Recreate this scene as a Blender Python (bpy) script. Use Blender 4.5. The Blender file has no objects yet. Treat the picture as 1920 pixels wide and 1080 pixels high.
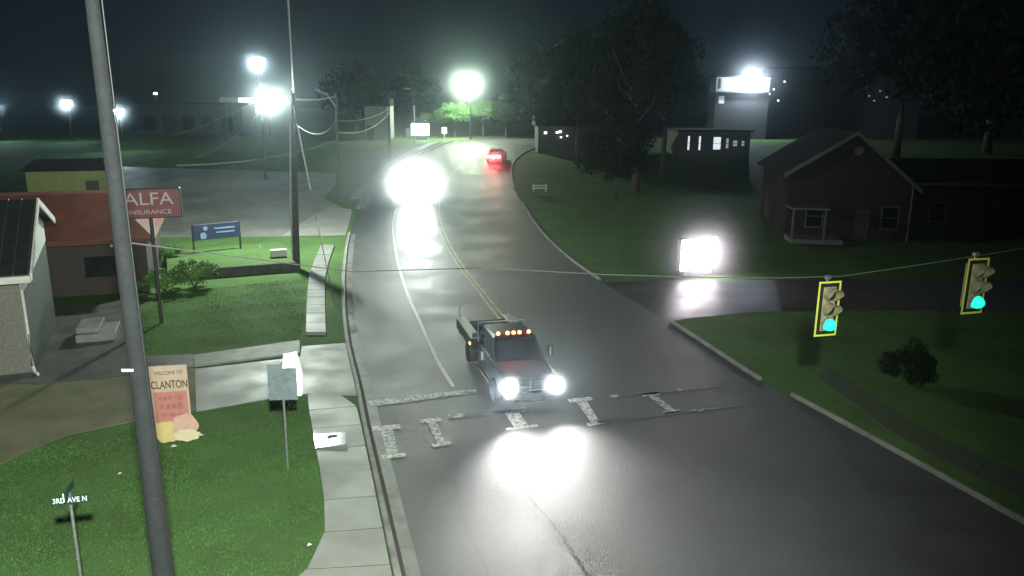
import bpy, bmesh, math, random
import numpy as np
from mathutils import Vector, Matrix
random.seed(7); rng = np.random.default_rng(7)
sc = bpy.context.scene
COL = sc.collection
# ------------------------------------------------------------------ camera numbers
H = 10.0; F = 1444.0; P = math.radians(13.6); ROLL = math.radians(0.5)
def h(Y):
    """height of the land: flat round the junction, then a hill"""
    if Y < 45: return 0.0
    if Y < 120:
        t = (Y-45)/75; return 4.3*t*t*(3-2*t)
    return 4.3
def slope(Y):
    t = (Y-45)/75
    return 4.3*6*t*(1-t)/75 if 0 < t < 1 else 0.0
def gnd(px, py):
    """plan position of a surveyed ground point seen in the photograph"""
    u = (px-960)/F; v = -(py-540)/F
    c, s = math.cos(ROLL), math.sin(ROLL)
    u, v = u*c-v*s, u*s+v*c
    d = (u, math.cos(P)+v*math.sin(P), -math.sin(P)+v*math.cos(P))
    t = 5.0
    while H+t*d[2] > h(t*d[1]): t += 0.02
    return (t*d[0], t*d[1])

# ------------------------------------------------------------------ materials
MATS = {}
def mat(name, col, rough=0.7, col2=None, scale=6.0, detail=4.0, bump=0.0, bscale=None, metal=0.0, spec=0.5,
        rough2=None, rscale=1.2, ramp=(0.35, 0.65), emit=None, estr=0.0, trans=0.0, coat=0.0):
    if name in MATS: return MATS[name]
    m = bpy.data.materials.new(name); m.use_nodes = True
    nt = m.node_tree; N = nt.nodes; L = nt.links
    b = N['Principled BSDF']
    b.inputs['Roughness'].default_value = rough
    b.inputs['Metallic'].default_value = metal
    b.inputs['Specular IOR Level'].default_value = spec
    b.inputs['Coat Weight'].default_value = coat
    b.inputs['Transmission Weight'].default_value = trans
    tc = N.new('ShaderNodeTexCoord')
    if col2 is None: col2 = tuple(c*0.7 for c in col)
    n = N.new('ShaderNodeTexNoise'); n.inputs['Scale'].default_value = scale; n.inputs['Detail'].default_value = detail
    n.inputs['Roughness'].default_value = 0.65
    L.new(tc.outputs['Object'], n.inputs['Vector'])
    r = N.new('ShaderNodeValToRGB')
    r.color_ramp.elements[0].position = ramp[0]; r.color_ramp.elements[1].position = ramp[1]
    r.color_ramp.elements[0].color = (*col2, 1); r.color_ramp.elements[1].color = (*col, 1)
    L.new(n.outputs['Fac'], r.inputs['Fac']); L.new(r.outputs['Color'], b.inputs['Base Color'])
    if rough2 is not None:
        n2 = N.new('ShaderNodeTexNoise'); n2.inputs['Scale'].default_value = rscale; n2.inputs['Detail'].default_value = 5
        L.new(tc.outputs['Object'], n2.inputs['Vector'])
        mr = N.new('ShaderNodeMapRange'); mr.inputs['From Min'].default_value = 0.35; mr.inputs['From Max'].default_value = 0.65
        mr.inputs['To Min'].default_value = rough2; mr.inputs['To Max'].default_value = rough
        L.new(n2.outputs['Fac'], mr.inputs['Value']); L.new(mr.outputs['Result'], b.inputs['Roughness'])
    if bump:
        n3 = N.new('ShaderNodeTexNoise'); n3.inputs['Scale'].default_value = bscale or scale*4; n3.inputs['Detail'].default_value = 3
        L.new(tc.outputs['Object'], n3.inputs['Vector'])
        bp = N.new('ShaderNodeBump'); bp.inputs['Strength'].default_value = bump; bp.inputs['Distance'].default_value = 0.03
        L.new(n3.outputs['Fac'], bp.inputs['Height']); L.new(bp.outputs['Normal'], b.inputs['Normal'])
    if emit:
        b.inputs['Emission Color'].default_value = (*emit, 1); b.inputs['Emission Strength'].default_value = estr
    MATS[name] = m
    return m

ASPH = mat('wet asphalt', (0.095, 0.098, 0.095), 0.56, (0.048, 0.05, 0.049), 0.35, 10, 0.9, 38, spec=0.34, rough2=0.45, rscale=0.35, ramp=(0.25, 0.75))
LOTM = mat('old parking lot asphalt', (0.30, 0.295, 0.25), 0.6, (0.17, 0.17, 0.15), 0.3, 8, 0.4, 40, rough2=0.4, rscale=0.4, ramp=(0.3, 0.7))
SIDEM = mat('side drive asphalt', (0.07, 0.07, 0.07), 0.5, (0.045, 0.045, 0.045), 0.5, 8, 0.3, 60, rough2=0.36, rscale=0.5)
CONC = mat('concrete pavement', (0.29, 0.29, 0.265), 0.6, (0.20, 0.20, 0.18), 0.8, 8, 0.25, 60, rough2=0.36, rscale=0.7, ramp=(0.25, 0.7))
KERB = mat('kerb concrete', (0.25, 0.25, 0.23), 0.6, (0.13, 0.13, 0.12), 1.4, 8, 0.2, 50, ramp=(0.3, 0.6))
GUT = mat('gutter concrete', (0.23, 0.235, 0.215), 0.5, (0.12, 0.12, 0.11), 1.0, 8, 0.2, 50, rough2=0.3)
JOINT_AND_SHADE = mat('joint grime and kerb shade', (0.06, 0.055, 0.045), 0.9, scale=8)
PAINT = mat('worn white road paint', (0.62, 0.62, 0.58), 0.5, (0.10, 0.10, 0.098), 7, 10, 0.2, 60, ramp=(0.38, 0.56))
LINEP = mat('lane line paint', (0.62, 0.62, 0.58), 0.5, (0.2, 0.2, 0.19), 4, 9, 0.2, 60, ramp=(0.25, 0.5))
PAINTW = mat('badly worn crosswalk paint', (0.5, 0.5, 0.47), 0.5, (0.085, 0.085, 0.085), 6, 9, 0.2, 60, ramp=(0.42, 0.56))
PAINTE = mat('almost gone paint', (0.5, 0.5, 0.48), 0.5, (0.095, 0.097, 0.094), 1.6, 9, 0.2, 60, ramp=(0.55, 0.63))
YELP = mat('worn yellow road paint', (0.50, 0.42, 0.20), 0.5, (0.11, 0.105, 0.09), 2.6, 9, 0.2, 60, ramp=(0.36, 0.56))
TAR = mat('tar crack sealer', (0.03, 0.03, 0.03), 0.4, scale=5)
GRASS = mat('wet grass', (0.10, 0.20, 0.062), 0.8, (0.072, 0.11, 0.042), 0.35, 12, 0.6, 14, spec=0.08, ramp=(0.3, 0.72))
BLADE = mat('grass blades', (0.105, 0.225, 0.065), 0.7, (0.062, 0.12, 0.042), 0.45, 9, spec=0.08, ramp=(0.3, 0.7))
DIRT = mat('dirt and thin grass', (0.22, 0.185, 0.12), 0.85, (0.09, 0.115, 0.05), 0.7, 12, 0.8, 16, ramp=(0.3, 0.7))
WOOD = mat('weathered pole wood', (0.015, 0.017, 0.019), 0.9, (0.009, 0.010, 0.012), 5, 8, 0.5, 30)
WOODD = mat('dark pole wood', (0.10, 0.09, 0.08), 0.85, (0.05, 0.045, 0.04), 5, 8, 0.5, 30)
STEEL = mat('galvanised steel', (0.42, 0.43, 0.44), 0.45, (0.28, 0.29, 0.30), 12, metal=0.7)
ALU = mat('bare aluminium sign back', (0.22, 0.27, 0.29), 0.55, (0.15, 0.19, 0.21), 5, metal=0.2)
CABLE = mat('cable', (0.25, 0.25, 0.24), 0.5, (0.12, 0.12, 0.12), 10)
WHITE = mat('white painted wood', (0.78, 0.78, 0.75), 0.55, (0.6, 0.6, 0.57), 3, 8)
SIDING = mat('white siding', (0.76, 0.77, 0.75), 0.6, (0.62, 0.63, 0.6), 2, 8)
DARKROOF = mat('dark ribbed metal roofing', (0.045, 0.052, 0.055), 0.42, (0.03, 0.034, 0.036), 2, 6, metal=0.2)
SEAM = mat('roof seam metal', (0.12, 0.13, 0.13), 0.4, metal=0.3)
BRICKM = mat('grey brown brick', (0.24, 0.23, 0.20), 0.85, (0.16, 0.155, 0.135), 9, 6, 0.4, 20)
GREYGREEN = mat('grey green siding', (0.06, 0.08, 0.07), 0.7, (0.045, 0.06, 0.053), 3)
REDROOF = mat('orange red metal roofing', (0.15, 0.047, 0.032), 0.65, (0.10, 0.033, 0.024), 1.0, 8, 0.1, 20)
DARKBRICK = mat('dark brown brick wall', (0.085, 0.062, 0.058), 0.85, (0.05, 0.04, 0.038), 7, 6, 0.4, 20)
REDSIGN = mat('dark red sign face', (0.22, 0.045, 0.055), 0.5, (0.18, 0.036, 0.045), 2)
SIGNLET = mat('pale sign lettering', (0.55, 0.46, 0.45), 0.5, (0.45, 0.38, 0.37), 4)
BLUESIGN = mat('navy blue sign face', (0.035, 0.045, 0.11), 0.5, (0.028, 0.036, 0.085), 2)
BLUELET = mat('pale blue lettering', (0.24, 0.34, 0.50), 0.5)
DARKMET = mat('dark painted metal', (0.05, 0.05, 0.05), 0.5, (0.03, 0.03, 0.03), 6)
GREENSIGN = mat('green street name sheeting', (0.012, 0.05, 0.035), 0.5, (0.01, 0.04, 0.03), 6)
SIGNWHITE = mat('white sign sheeting', (0.75, 0.77, 0.74), 0.5, (0.66, 0.68, 0.65), 6)
TAN = mat('tan sign board', (0.58, 0.43, 0.33), 0.6, (0.50, 0.37, 0.28), 4)
BROWNLET = mat('brown lettering', (0.13, 0.075, 0.055), 0.6)
SALMON = mat('salmon pink panel', (0.55, 0.22, 0.19), 0.6, (0.47, 0.18, 0.15), 3)
SALMOND = mat('deeper salmon lettering', (0.49, 0.185, 0.16), 0.6)
PEACHY = mat('yellow peach', (0.72, 0.58, 0.26), 0.6, (0.66, 0.46, 0.22), 4, ramp=(0.3, 0.7))
PEACHP = mat('pink peach', (0.70, 0.46, 0.36), 0.6, (0.62, 0.33, 0.28), 4, ramp=(0.3, 0.7))
PEACHL = mat('pale peach flesh', (0.75, 0.66, 0.42), 0.6, (0.70, 0.58, 0.38), 5)
SIGYEL = mat('yellow retroreflective tape', (0.80, 0.82, 0.10), 0.45, (0.7, 0.72, 0.08), 8)
SIGTAN = mat('cream signal visor paint', (0.40, 0.36, 0.24), 0.6, (0.25, 0.22, 0.14), 7, 6)
BLACK = mat('matte black', (0.018, 0.018, 0.018), 0.6, (0.012, 0.012, 0.012), 6)
LENSOFF = mat('unlit signal lens', (0.03, 0.018, 0.012), 0.3)
RUBBER = mat('tyre rubber', (0.02, 0.02, 0.02), 0.8)
GLASS = mat('dark car glass', (0.012, 0.014, 0.016), 0.12, spec=0.8)
CHROME = mat('chrome', (0.62, 0.68, 0.68), 0.22, (0.52, 0.58, 0.58), 8, metal=1.0)
TRUCKP = mat('black truck paint', (0.012, 0.012, 0.014), 0.35, (0.015, 0.016, 0.018), 3, coat=0.25)
REDP = mat('red car paint', (0.30, 0.02, 0.02), 0.35, (0.25, 0.018, 0.018), 3, coat=0.7)
GREYP = mat('silver car paint', (0.42, 0.43, 0.44), 0.35, (0.38, 0.39, 0.4), 3, metal=0.4, coat=0.6)
BARK = mat('bark', (0.09, 0.075, 0.06), 0.9, (0.05, 0.042, 0.034), 8, 6, 0.5, 20)
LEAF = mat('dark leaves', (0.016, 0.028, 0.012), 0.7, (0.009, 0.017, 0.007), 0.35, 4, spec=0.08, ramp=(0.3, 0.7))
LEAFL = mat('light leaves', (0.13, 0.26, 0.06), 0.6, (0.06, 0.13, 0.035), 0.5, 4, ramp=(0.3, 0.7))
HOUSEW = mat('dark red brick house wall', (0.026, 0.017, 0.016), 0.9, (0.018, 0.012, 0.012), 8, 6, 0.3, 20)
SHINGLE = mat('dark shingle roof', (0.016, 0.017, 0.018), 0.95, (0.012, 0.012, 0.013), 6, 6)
TRIM = mat('pale trim boards', (0.13, 0.13, 0.12), 0.6, (0.10, 0.10, 0.09), 3)
FARWALL = mat('pale rendered wall', (0.34, 0.35, 0.33), 0.8, (0.26, 0.27, 0.25), 1.5)
OLIVEW = mat('olive yellow wall', (0.24, 0.26, 0.10), 0.8, (0.18, 0.20, 0.08), 1.0)
PALEBOX = mat('pale cabinet plastic', (0.5, 0.5, 0.47), 0.6, (0.42, 0.42, 0.4), 5)
LITTERM = mat('white paper litter', (0.8, 0.8, 0.78), 0.7)
LEAFDARK = mat('dark wet leaf', (0.02, 0.018, 0.012), 0.5)
WET = mat('film of rain water', (0.16, 0.16, 0.15), 0.16, (0.12, 0.12, 0.11), 3, spec=1.0)
def emat(name, col, s): return mat(name, tuple(min(0.8, c) for c in col), 0.5, emit=col, estr=s)
LAMPE = emat('lit lamp lens', (0.86, 1.0, 0.90), 40)
LAMPG = emat('lit green white lamp lens', (0.80, 1.0, 0.74), 60)
LAMPB = emat('lit cold lamp lens', (0.60, 0.86, 1.0), 22)
LEDW = emat('lit sign screen pink white', (1.0, 0.90, 0.98), 24)
LEDB = emat('lit sign screen blue white', (0.72, 0.90, 1.0), 22)
HEADL = emat('lit headlight lens', (1.0, 0.98, 0.97), 60)
HEADG = emat('lit headlight lens of far car', (0.93, 1.0, 0.94), 150)
AMBER = emat('lit amber marker lens', (1.0, 0.19, 0.05), 26)
TAIL = emat('lit tail light lens', (1.0, 0.07, 0.09), 120)
GREENL = emat('lit green signal lens', (0.02, 1.0, 0.68), 1.05)
WINE = emat('lit window', (0.80, 0.88, 1.0), 0.9)
WINDIM = emat('dim lit window', (0.75, 0.85, 0.85), 0.25)
WINSM = emat('small porch lamp glass', (0.9, 0.95, 1.0), 2.5)
CANOPYE = emat('lit canopy fascia', (0.80, 1.0, 0.95), 1.2)

# ------------------------------------------------------------------ mesh builder
class MB:
    def __init__(s): s.v = []; s.f = []
    def add(s, vs, fs):
        o = len(s.v); s.v += [tuple(p) for p in vs]; s.f += [tuple(i+o for i in f) for f in fs]; return s
    def quad(s, a, b, c, d): return s.add([a, b, c, d], [(0, 1, 2, 3)])
    def box(s, c, d, rz=0.0, bev=0.0):
        x, y, z = d[0]/2, d[1]/2, d[2]/2
        cr, sr = math.cos(rz), math.sin(rz)
        if bev > 0:
            pts = []
            for zz, k in ((-z, bev), (-z+bev, 0), (z-bev, 0), (z, bev)):
                ring = [(-x+k+bev, -y+k), (x-k-bev, -y+k), (x-k, -y+k+bev), (x-k, y-k-bev), (x-k-bev, y-k), (-x+k+bev, y-k), (-x+k, y-k-bev), (-x+k, -y+k+bev)]
                pts += [(p[0], p[1], zz) for p in ring]
            fs = [tuple(range(7, -1, -1)), tuple(range(24, 32))]
            for r in range(3):
                for i in range(8):
                    j = (i+1) % 8; fs.append((r*8+i, r*8+j, r*8+8+j, r*8+8+i))
        else:
            pts = [(-x, -y, -z), (x, -y, -z), (x, y, -z), (-x, y, -z), (-x, -y, z), (x, -y, z), (x, y, z), (-x, y, z)]
            fs = [(3, 2, 1, 0), (4, 5, 6, 7), (0, 1, 5, 4), (1, 2, 6, 5), (2, 3, 7, 6), (3, 0, 4, 7)]
        return s.add([(c[0]+p[0]*cr-p[1]*sr, c[1]+p[0]*sr+p[1]*cr, c[2]+p[2]) for p in pts], fs)
    def tube(s, pts, r, n=8, r1=None):
        pts = [Vector(p) for p in pts]; m = len(pts); vs = []
        for i, p in enumerate(pts):
            t = (pts[min(i+1, m-1)]-pts[max(i-1, 0)]).normalized()
            a = t.cross(Vector((0, 0, 1)));
            if a.length < 1e-3: a = t.cross(Vector((1, 0, 0)))
            a.normalize(); b = t.cross(a)
            rr = r if r1 is None else r+(r1-r)*i/(m-1)
            for k in range(n):
                an = 2*math.pi*k/n; vs.append(p+a*rr*math.cos(an)+b*rr*math.sin(an))
        fs = []
        for i in range(m-1):
            for k in range(n):
                j = (k+1) % n; fs.append((i*n+k, i*n+j, i*n+n+j, i*n+n+k))
        fs.append(tuple(range(n-1, -1, -1))); fs.append(tuple(range((m-1)*n, m*n)))
        return s.add(vs, fs)
    def lathe(s, prof, c=(0, 0, 0), n=16, axis='z'):
        vs = []
        for (r, z) in prof:
            for k in range(n):
                a = 2*math.pi*k/n; x, y = r*math.cos(a), r*math.sin(a)
                vs.append({'z': (c[0]+x, c[1]+y, c[2]+z), 'y': (c[0]+x, c[1]+z, c[2]+y), 'x': (c[0]+z, c[1]+x, c[2]+y)}[axis])
        fs = []; m = len(prof)
        for i in range(m-1):
            for k in range(n):
                j = (k+1) % n; fs.append((i*n+k, i*n+j, i*n+n+j, i*n+n+k))
        fs.append(tuple(range(n-1, -1, -1))); fs.append(tuple(range((m-1)*n, m*n)))
        return s.add(vs, fs)
    def prism(s, poly, z0, z1):
        n = len(poly)
        vs = [(p[0], p[1], z0) for p in poly]+[(p[0], p[1], z1) for p in poly]
        fs = [tuple(range(n-1, -1, -1)), tuple(range(n, 2*n))]+[(i, (i+1) % n, n+(i+1) % n, n+i) for i in range(n)]
        return s.add(vs, fs)
    def slabxz(s, poly, y0, y1):
        """outline in x,z pushed through y"""
        n = len(poly)
        vs = [(p[0], y0, p[1]) for p in poly]+[(p[0], y1, p[1]) for p in poly]
        fs = [tuple(range(n)), tuple(range(2*n-1, n-1, -1))]+[((i+1) % n, i, n+i, n+(i+1) % n) for i in range(n)]
        return s.add(vs, fs)
    def slabyz(s, poly, x0, x1):
        n = len(poly)
        vs = [(x0, p[0], p[1]) for p in poly]+[(x1, p[0], p[1]) for p in poly]
        fs = [tuple(range(n-1, -1, -1)), tuple(range(n, 2*n))]+[(i, (i+1) % n, n+(i+1) % n, n+i) for i in range(n)]
        return s.add(vs, fs)
    def loft(s, rings):
        n = len(rings[0]); vs = [p for r in rings for p in r]; fs = []
        for i in range(len(rings)-1):
            for k in range(n):
                j = (k+1) % n; fs.append((i*n+k, i*n+j, i*n+n+j, i*n+n+k))
        fs.append(tuple(range(n-1, -1, -1))); fs.append(tuple(range((len(rings)-1)*n, len(rings)*n)))
        return s.add(vs, fs)
    def build(s, name, m, parent=None, smooth=False, loc=None):
        me = bpy.data.meshes.new(name); me.from_pydata(s.v, [], s.f); me.update()
        bm = bmesh.new(); bm.from_mesh(me); bmesh.ops.recalc_face_normals(bm, faces=bm.faces); bm.to_mesh(me); bm.free()
        if smooth:
            me.shade_smooth()
            try: me.set_sharp_from_angle(angle=math.radians(38))
            except Exception: pass
        me.materials.append(m)
        o = bpy.data.objects.new(name, me); COL.objects.link(o)
        if loc: o.location = loc
        if parent: o.parent = parent
        return o
def sheet(rows, name, m, kind='structure'):
    """rows of 3-D points -> one open sheet, normals up"""
    n = len(rows[0]); vs = [p for r in rows for p in r]; fs = []
    for i in range(len(rows)-1):
        for k in range(n-1): fs.append((i*n+k, i*n+k+1, i*n+n+k+1, i*n+n+k))
    me = bpy.data.meshes.new(name); me.from_pydata(vs, [], fs); me.update()
    if me.polygons[0].normal.z < 0: me.flip_normals()
    me.materials.append(m)
    o = bpy.data.objects.new(name, me); COL.objects.link(o)
    if kind: o['kind'] = kind
    return o
def tag(o, label, cat, group=None):
    o['label'] = label; o['category'] = cat
    if group: o['group'] = group
    return o
def thing(name, label, cat, loc=(0, 0, 0), rz=0.0, pitch=0.0, group=None):
    o = bpy.data.objects.new(name, None); COL.objects.link(o); o.empty_display_size = 0.3
    o.location = loc; o.rotation_euler = (pitch, 0, rz)
    return tag(o, label, cat, group)
def copy_tree(o, parent=None):
    c = o.copy(); COL.objects.link(c); c.parent = parent
    for ch in list(o.children): copy_tree(ch, c)
    return c
def text(s, size, name, m, parent, loc, rot=(math.pi/2, 0, 0), depth=0.006, sx=1.0, bold=0.0):
    cu = bpy.data.curves.new(name, 'FONT'); cu.body = s; cu.size = size; cu.extrude = depth; cu.offset = bold
    cu.align_x = 'CENTER'; cu.align_y = 'CENTER'
    t = bpy.data.objects.new(name+'_curve', cu); COL.objects.link(t)
    dg = bpy.context.evaluated_depsgraph_get(); dg.update()
    me = bpy.data.meshes.new_from_object(t.evaluated_get(dg)); me.name = name
    bpy.data.objects.remove(t)
    me.materials.clear(); me.materials.append(m)
    me.transform(Matrix.Diagonal((sx, 1, 1, 1)))
    o = bpy.data.objects.new(name, me); COL.objects.link(o)
    o.parent = parent; o.location = loc; o.rotation_euler = rot
    return o
def lamp(name, loc, power, col, kind='POINT', radius=0.15, spot=None, aim=None, blend=0.6, parent=None):
    d = bpy.data.lights.new(name, kind); d.energy = power; d.color = col
    d.shadow_soft_size = radius
    o = bpy.data.objects.new(name, d); COL.objects.link(o); o.location = loc
    if kind == 'SPOT': d.spot_size = spot; d.spot_blend = blend
    if aim is not None: o.rotation_euler = Vector(aim).to_track_quat('-Z', 'Y').to_euler()
    if parent: o.parent = parent
    return o

# ------------------------------------------------------------------ curves in plan
def hermite(pts, Y):
    """x as a smooth function of y through sorted (x,y) points"""
    n = len(pts)
    if Y <= pts[0][1]:
        m = (pts[1][0]-pts[0][0])/(pts[1][1]-pts[0][1]); return pts[0][0]+m*(Y-pts[0][1])
    if Y >= pts[-1][1]:
        m = (pts[-1][0]-pts[-2][0])/(pts[-1][1]-pts[-2][1]); return pts[-1][0]+m*(Y-pts[-1][1])
    i = max(k for k in range(n-1) if pts[k][1] <= Y)
    def tan(k):
        a = max(0, k-1); b = min(n-1, k+1); return (pts[b][0]-pts[a][0])/(pts[b][1]-pts[a][1])
    x0, y0 = pts[i]; x1, y1 = pts[i+1]; dy = y1-y0; t = (Y-y0)/dy; m0, m1 = tan(i)*dy, tan(i+1)*dy
    return (2*t**3-3*t*t+1)*x0+(t**3-2*t*t+t)*m0+(-2*t**3+3*t*t)*x1+(t**3-t*t)*m1
KL = [(-2.35, 14.76), (-3.45, 18.77), (-4.51, 22.58), (-5.37, 25.82), (-6.93, 31.43), (-8.65, 38.68), (-10.3, 46.55), (-12.1, 56.65), (-13.2, 65.7), (-13.6, 74.2), (-13.2, 87.8), (-11.3, 100.8), (-8.2, 117.9)]
LN = [(-2.08, 26.13), (-2.87, 28.75), (-4.15, 33.95), (-5.87, 41.15), (-7.93, 51.46), (-9.75, 62.65), (-10.3, 72), (-10.0, 86), (-8.0, 100)]
YL = [(2.1, 25.5), (-0.63, 35.85), (-1.74, 40.69), (-3.01, 46.09), (-4.67, 54.21), (-6.09, 62.8), (-6.85, 71.9), (-6.5, 84.7), (-4.67, 98.6), (-1.5, 112)]
KR = [(13.3, 15.0), (12.58, 17.18), (11.44, 20.78), (9.87, 25.41), (9.19, 27.16), (8.42, 30.4), (7.39, 34.72), (5.18, 42.85), (3.53, 50.27), (2.03, 59.15), (0.8, 69.81), (-0.2, 80.3), (-0.1, 92), (1.6, 101.6), (5.0, 112)]
def frange(a, b, s):
    n = max(1, int(math.ceil((b-a)/s))); return [a+(b-a)*i/n for i in range(n+1)]
def cross(a, b, n, off):
    return [(a[0]+(b[0]-a[0])*i/n, a[1]+(b[1]-a[1])*i/n, h(a[1]+(b[1]-a[1])*i/n)+off) for i in range(n+1)]
def ribbon(fn, ys, w, off, name, m):
    rows = []
    for Y in ys:
        x = fn(Y); dx = (fn(Y+.2)-fn(Y-.2))/.4; l = math.hypot(1, dx); nx, ny = 1/l, -dx/l
        rows.append([(x+nx*w[0], Y+ny*w[0], h(Y+ny*w[0])+off), (x+nx*w[1], Y+ny*w[1], h(Y+ny*w[1])+off)])
    return sheet(rows, name, m)
def kerbstrip(fn, ys, w, hgt, name, m):
    """raised kerb with a rounded top along x=fn(y); w = (road side, grass side) offsets"""
    mb = MB(); rings = []
    for Y in ys:
        x = fn(Y); dx = (fn(Y+.2)-fn(Y-.2))/.4; l = math.hypot(1, dx); nx, ny = 1/l, -dx/l
        def q(o, z): return (x+nx*o, Y+ny*o, h(Y)+z)
        a, b = w; s = 0.03 if b > a else -0.03
        rings.append([q(a, -.1), q(a+s*0.3, hgt*.75), q(a+s*1.3, hgt), q(b-s, hgt), q(b, hgt-.02), q(b, -.1)])
    mb.loft(rings); o = mb.build(name, m); o['kind'] = 'structure'; return o
# ------------------------------------------------------------------ land, road, pavements
ys = [-60, -20, 0]+frange(2, 130, 1)+[140, 170, 230, 320, 440, 560]
sheet([[(x, y, h(y)-0.02) for x in (-420, -120, -60, -30, -15, 0, 15, 30, 60, 120, 420)] for y in ys], 'ground', GRASS)
pairs = [((hermite(KL, y), y), (hermite(KR, y), y)) for y in frange(-8, 108, 1)]
far = [((-9.2, 113), (4.4, 110.5)), ((-8.2, 117.9), (6.2, 114)), ((-5.0, 128), (10, 119.5)), ((2, 138), (16, 126)), ((14, 148), (26, 134)), ((40, 160), (46, 144))]
for a, b in zip(far[:-1], far[1:]):
    for t in frange(0, 1, 0.1)[:-1]:
        pairs.append(tuple((a[k][0]+(b[k][0]-a[k][0])*t, a[k][1]+(b[k][1]-a[k][1])*t) for k in (0, 1)))
sheet([cross(a, b, 18, 0.0) for a, b in pairs], 'road', ASPH)
# side drive on the right, wet
sheet([cross((x0, y0), (x1, y1), 8, -0.006) for (x0, y0), (x1, y1) in
       [((5.0, 34.4), (3.0, 43.2)), ((7.4, 34.9), (5.4, 43.0)), ((8.6, 35.6), (7.6, 43.5)), ((12, 36.8), (11.5, 43.8)), ((20, 37.6), (20, 44.0)), ((45, 38.5), (45, 46))]], 'side_drive', SIDEM)
# parking lot up the slope on the left and its paved entrance
lot = [((-13.0, 56.2), (-30.0, 54.6)), ((-13.4, 60.0), (-34, 60)), ((-14.2, 66.0), (-38, 66)), ((-17.4, 71.0), (-40, 72)), ((-17.9, 78.0), (-42, 80)), ((-19.5, 85), (-44, 88))]
rows = []
for a, b in zip(lot[:-1], lot[1:]):
    for t in frange(0, 1, 0.12)[:-1]:
        rows.append(cross(*[(a[k][0]+(b[k][0]-a[k][0])*t, a[k][1]+(b[k][1]-a[k][1])*t) for k in (0, 1)], 20, -0.008))
sheet(rows, 'parking_lot', LOTM)
sheet([cross(a, b, 8, 0.004) for a, b in [((-12.4, 56.4), (-17.0, 56.0)), ((-12.9, 60.0), (-16.8, 60.2)), ((-13.5, 64.0), (-16.6, 64.2)), ((-13.9, 66.3), (-16.0, 67.2))]], 'lot_entrance', mat('lamp lit entrance concrete', (.42, .42, .38), .5, (.30, .30, .27), .6, 8, .2, 50, rough2=.3))  # street lamp's pool of light painted in as paler concrete
# concrete apron of the alley on the left
def px(*ps): return [gnd(*p) for p in ps]
def slab(name, m, pxs, z0, z1):
    o = MB().prism(px(*pxs), z0, z1).build(name, m); o['kind'] = 'structure'; return o
slab('driveway_apron', CONC, [(672, 742), (577, 738), (480, 752), (368, 772), (366, 692), (440, 684), (563, 669), (566, 650), (652, 643)], -0.1, 0.012)
slab('driveway_kerb', KERB, [(562, 664), (365, 688), (364, 668), (562, 640)], -0.1, 0.06)
slab('dirt_track', DIRT, [(368, 768), (250, 790), (130, 815), (60, 842), (-60, 900), (-60, 760), (-60, 718), (70, 722), (180, 712), (366, 690)], -0.1, 0.006)
slab('yard_paving', mat('yard paving', (0.12, 0.125, 0.12), 0.6, (0.07, 0.075, 0.07), 0.5, 8, 0.4, 30, rough2=0.4), [(368, 687), (180, 709), (70, 719), (-40, 716), (-40, 660), (60, 640), (100, 575), (235, 560), (250, 620), (264, 668), (364, 664)], -0.1, 0.0)
# pavements in slabs
def walkway(name, lf, rf, z=0.13, gap=0.035, m=CONC):
    mb = MB()
    for (l0, l1), (r0, r1) in zip(zip(lf[:-1], lf[1:]), zip(rf[:-1], rf[1:])):
        def lerp(a, b, t): return (a[0]+(b[0]-a[0])*t, a[1]+(b[1]-a[1])*t)
        d = max(0.3, math.dist(l0, l1)); g = gap/d
        quad = [lerp(l0, l1, g), lerp(r0, r1, g), lerp(r0, r1, 1-g), lerp(l0, l1, 1-g)]
        dz = random.uniform(-.004, .004)
        mb.add([(p[0], p[1], h(p[1])-.1) for p in quad]+[(p[0], p[1], h(p[1])+z+dz) for p in quad],
               [(0, 1, 2, 3), (7, 6, 5, 4), (0, 1, 5, 4), (1, 2, 6, 5), (2, 3, 7, 6), (3, 0, 4, 7)])
    o = mb.build(name, m); o['kind'] = 'structure'
    b = MB()
    rows = [[(p[0], p[1], h(p[1])+z-.03), (q[0], q[1], h(q[1])+z-.03)] for p, q in zip(lf, rf)]
    sheet(rows, name+'_joints', JOINT_AND_SHADE)
def resample(pts, step):
    out = [pts[0]]; acc = 0
    d = [0]
    for a, b in zip(pts[:-1], pts[1:]): d.append(d[-1]+math.dist(a, b))
    n = max(2, int(d[-1]/step))
    res = []
    for i in range(n+1):
        s = d[-1]*i/n; k = max(j for j in range(len(d)-1) if d[j] <= s+1e-9); t = (s-d[k])/(d[k+1]-d[k])
        res.append((pts[k][0]+(pts[k+1][0]-pts[k][0])*t, pts[k][1]+(pts[k+1][1]-pts[k][1])*t))
    return res
# near pavement: left edge surveyed, right edge is the back of the kerb
lf = px((577, 745), (580, 775), (586, 810), (595, 860), (606, 920), (612, 985), (606, 1040), (575, 1079)); lf = lf+[(-5.6, 12.0), (-6.2, 9)]
rf = [gnd(632, 742), gnd(668, 768)]+[(hermite(KL, y)-.22, y) for y in (22.2, 20.6, 18.8, 17.0, 15.6, 14.5, 12.0, 9)]
walkway('near_sidewalk', resample(lf, 1.45), resample(rf, 1.45))
lf = px((574, 628), (575, 590), (577, 550), (580, 520), (590, 490), (602, 462)); rf = px((611, 628), (610, 590), (609, 550), (610, 520), (617, 490), (627, 462))
walkway('upper_sidewalk', resample(lf, 1.5), resample(rf, 1.5))
lf = px((655, 372), (690, 340), (722, 310), (760, 288), (810, 268)); rf = px((680, 372), (703, 340), (738, 310), (778, 288), (826, 268))
walkway('far_sidewalk', resample(lf, 2), resample(rf, 2), 0.1)
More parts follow.
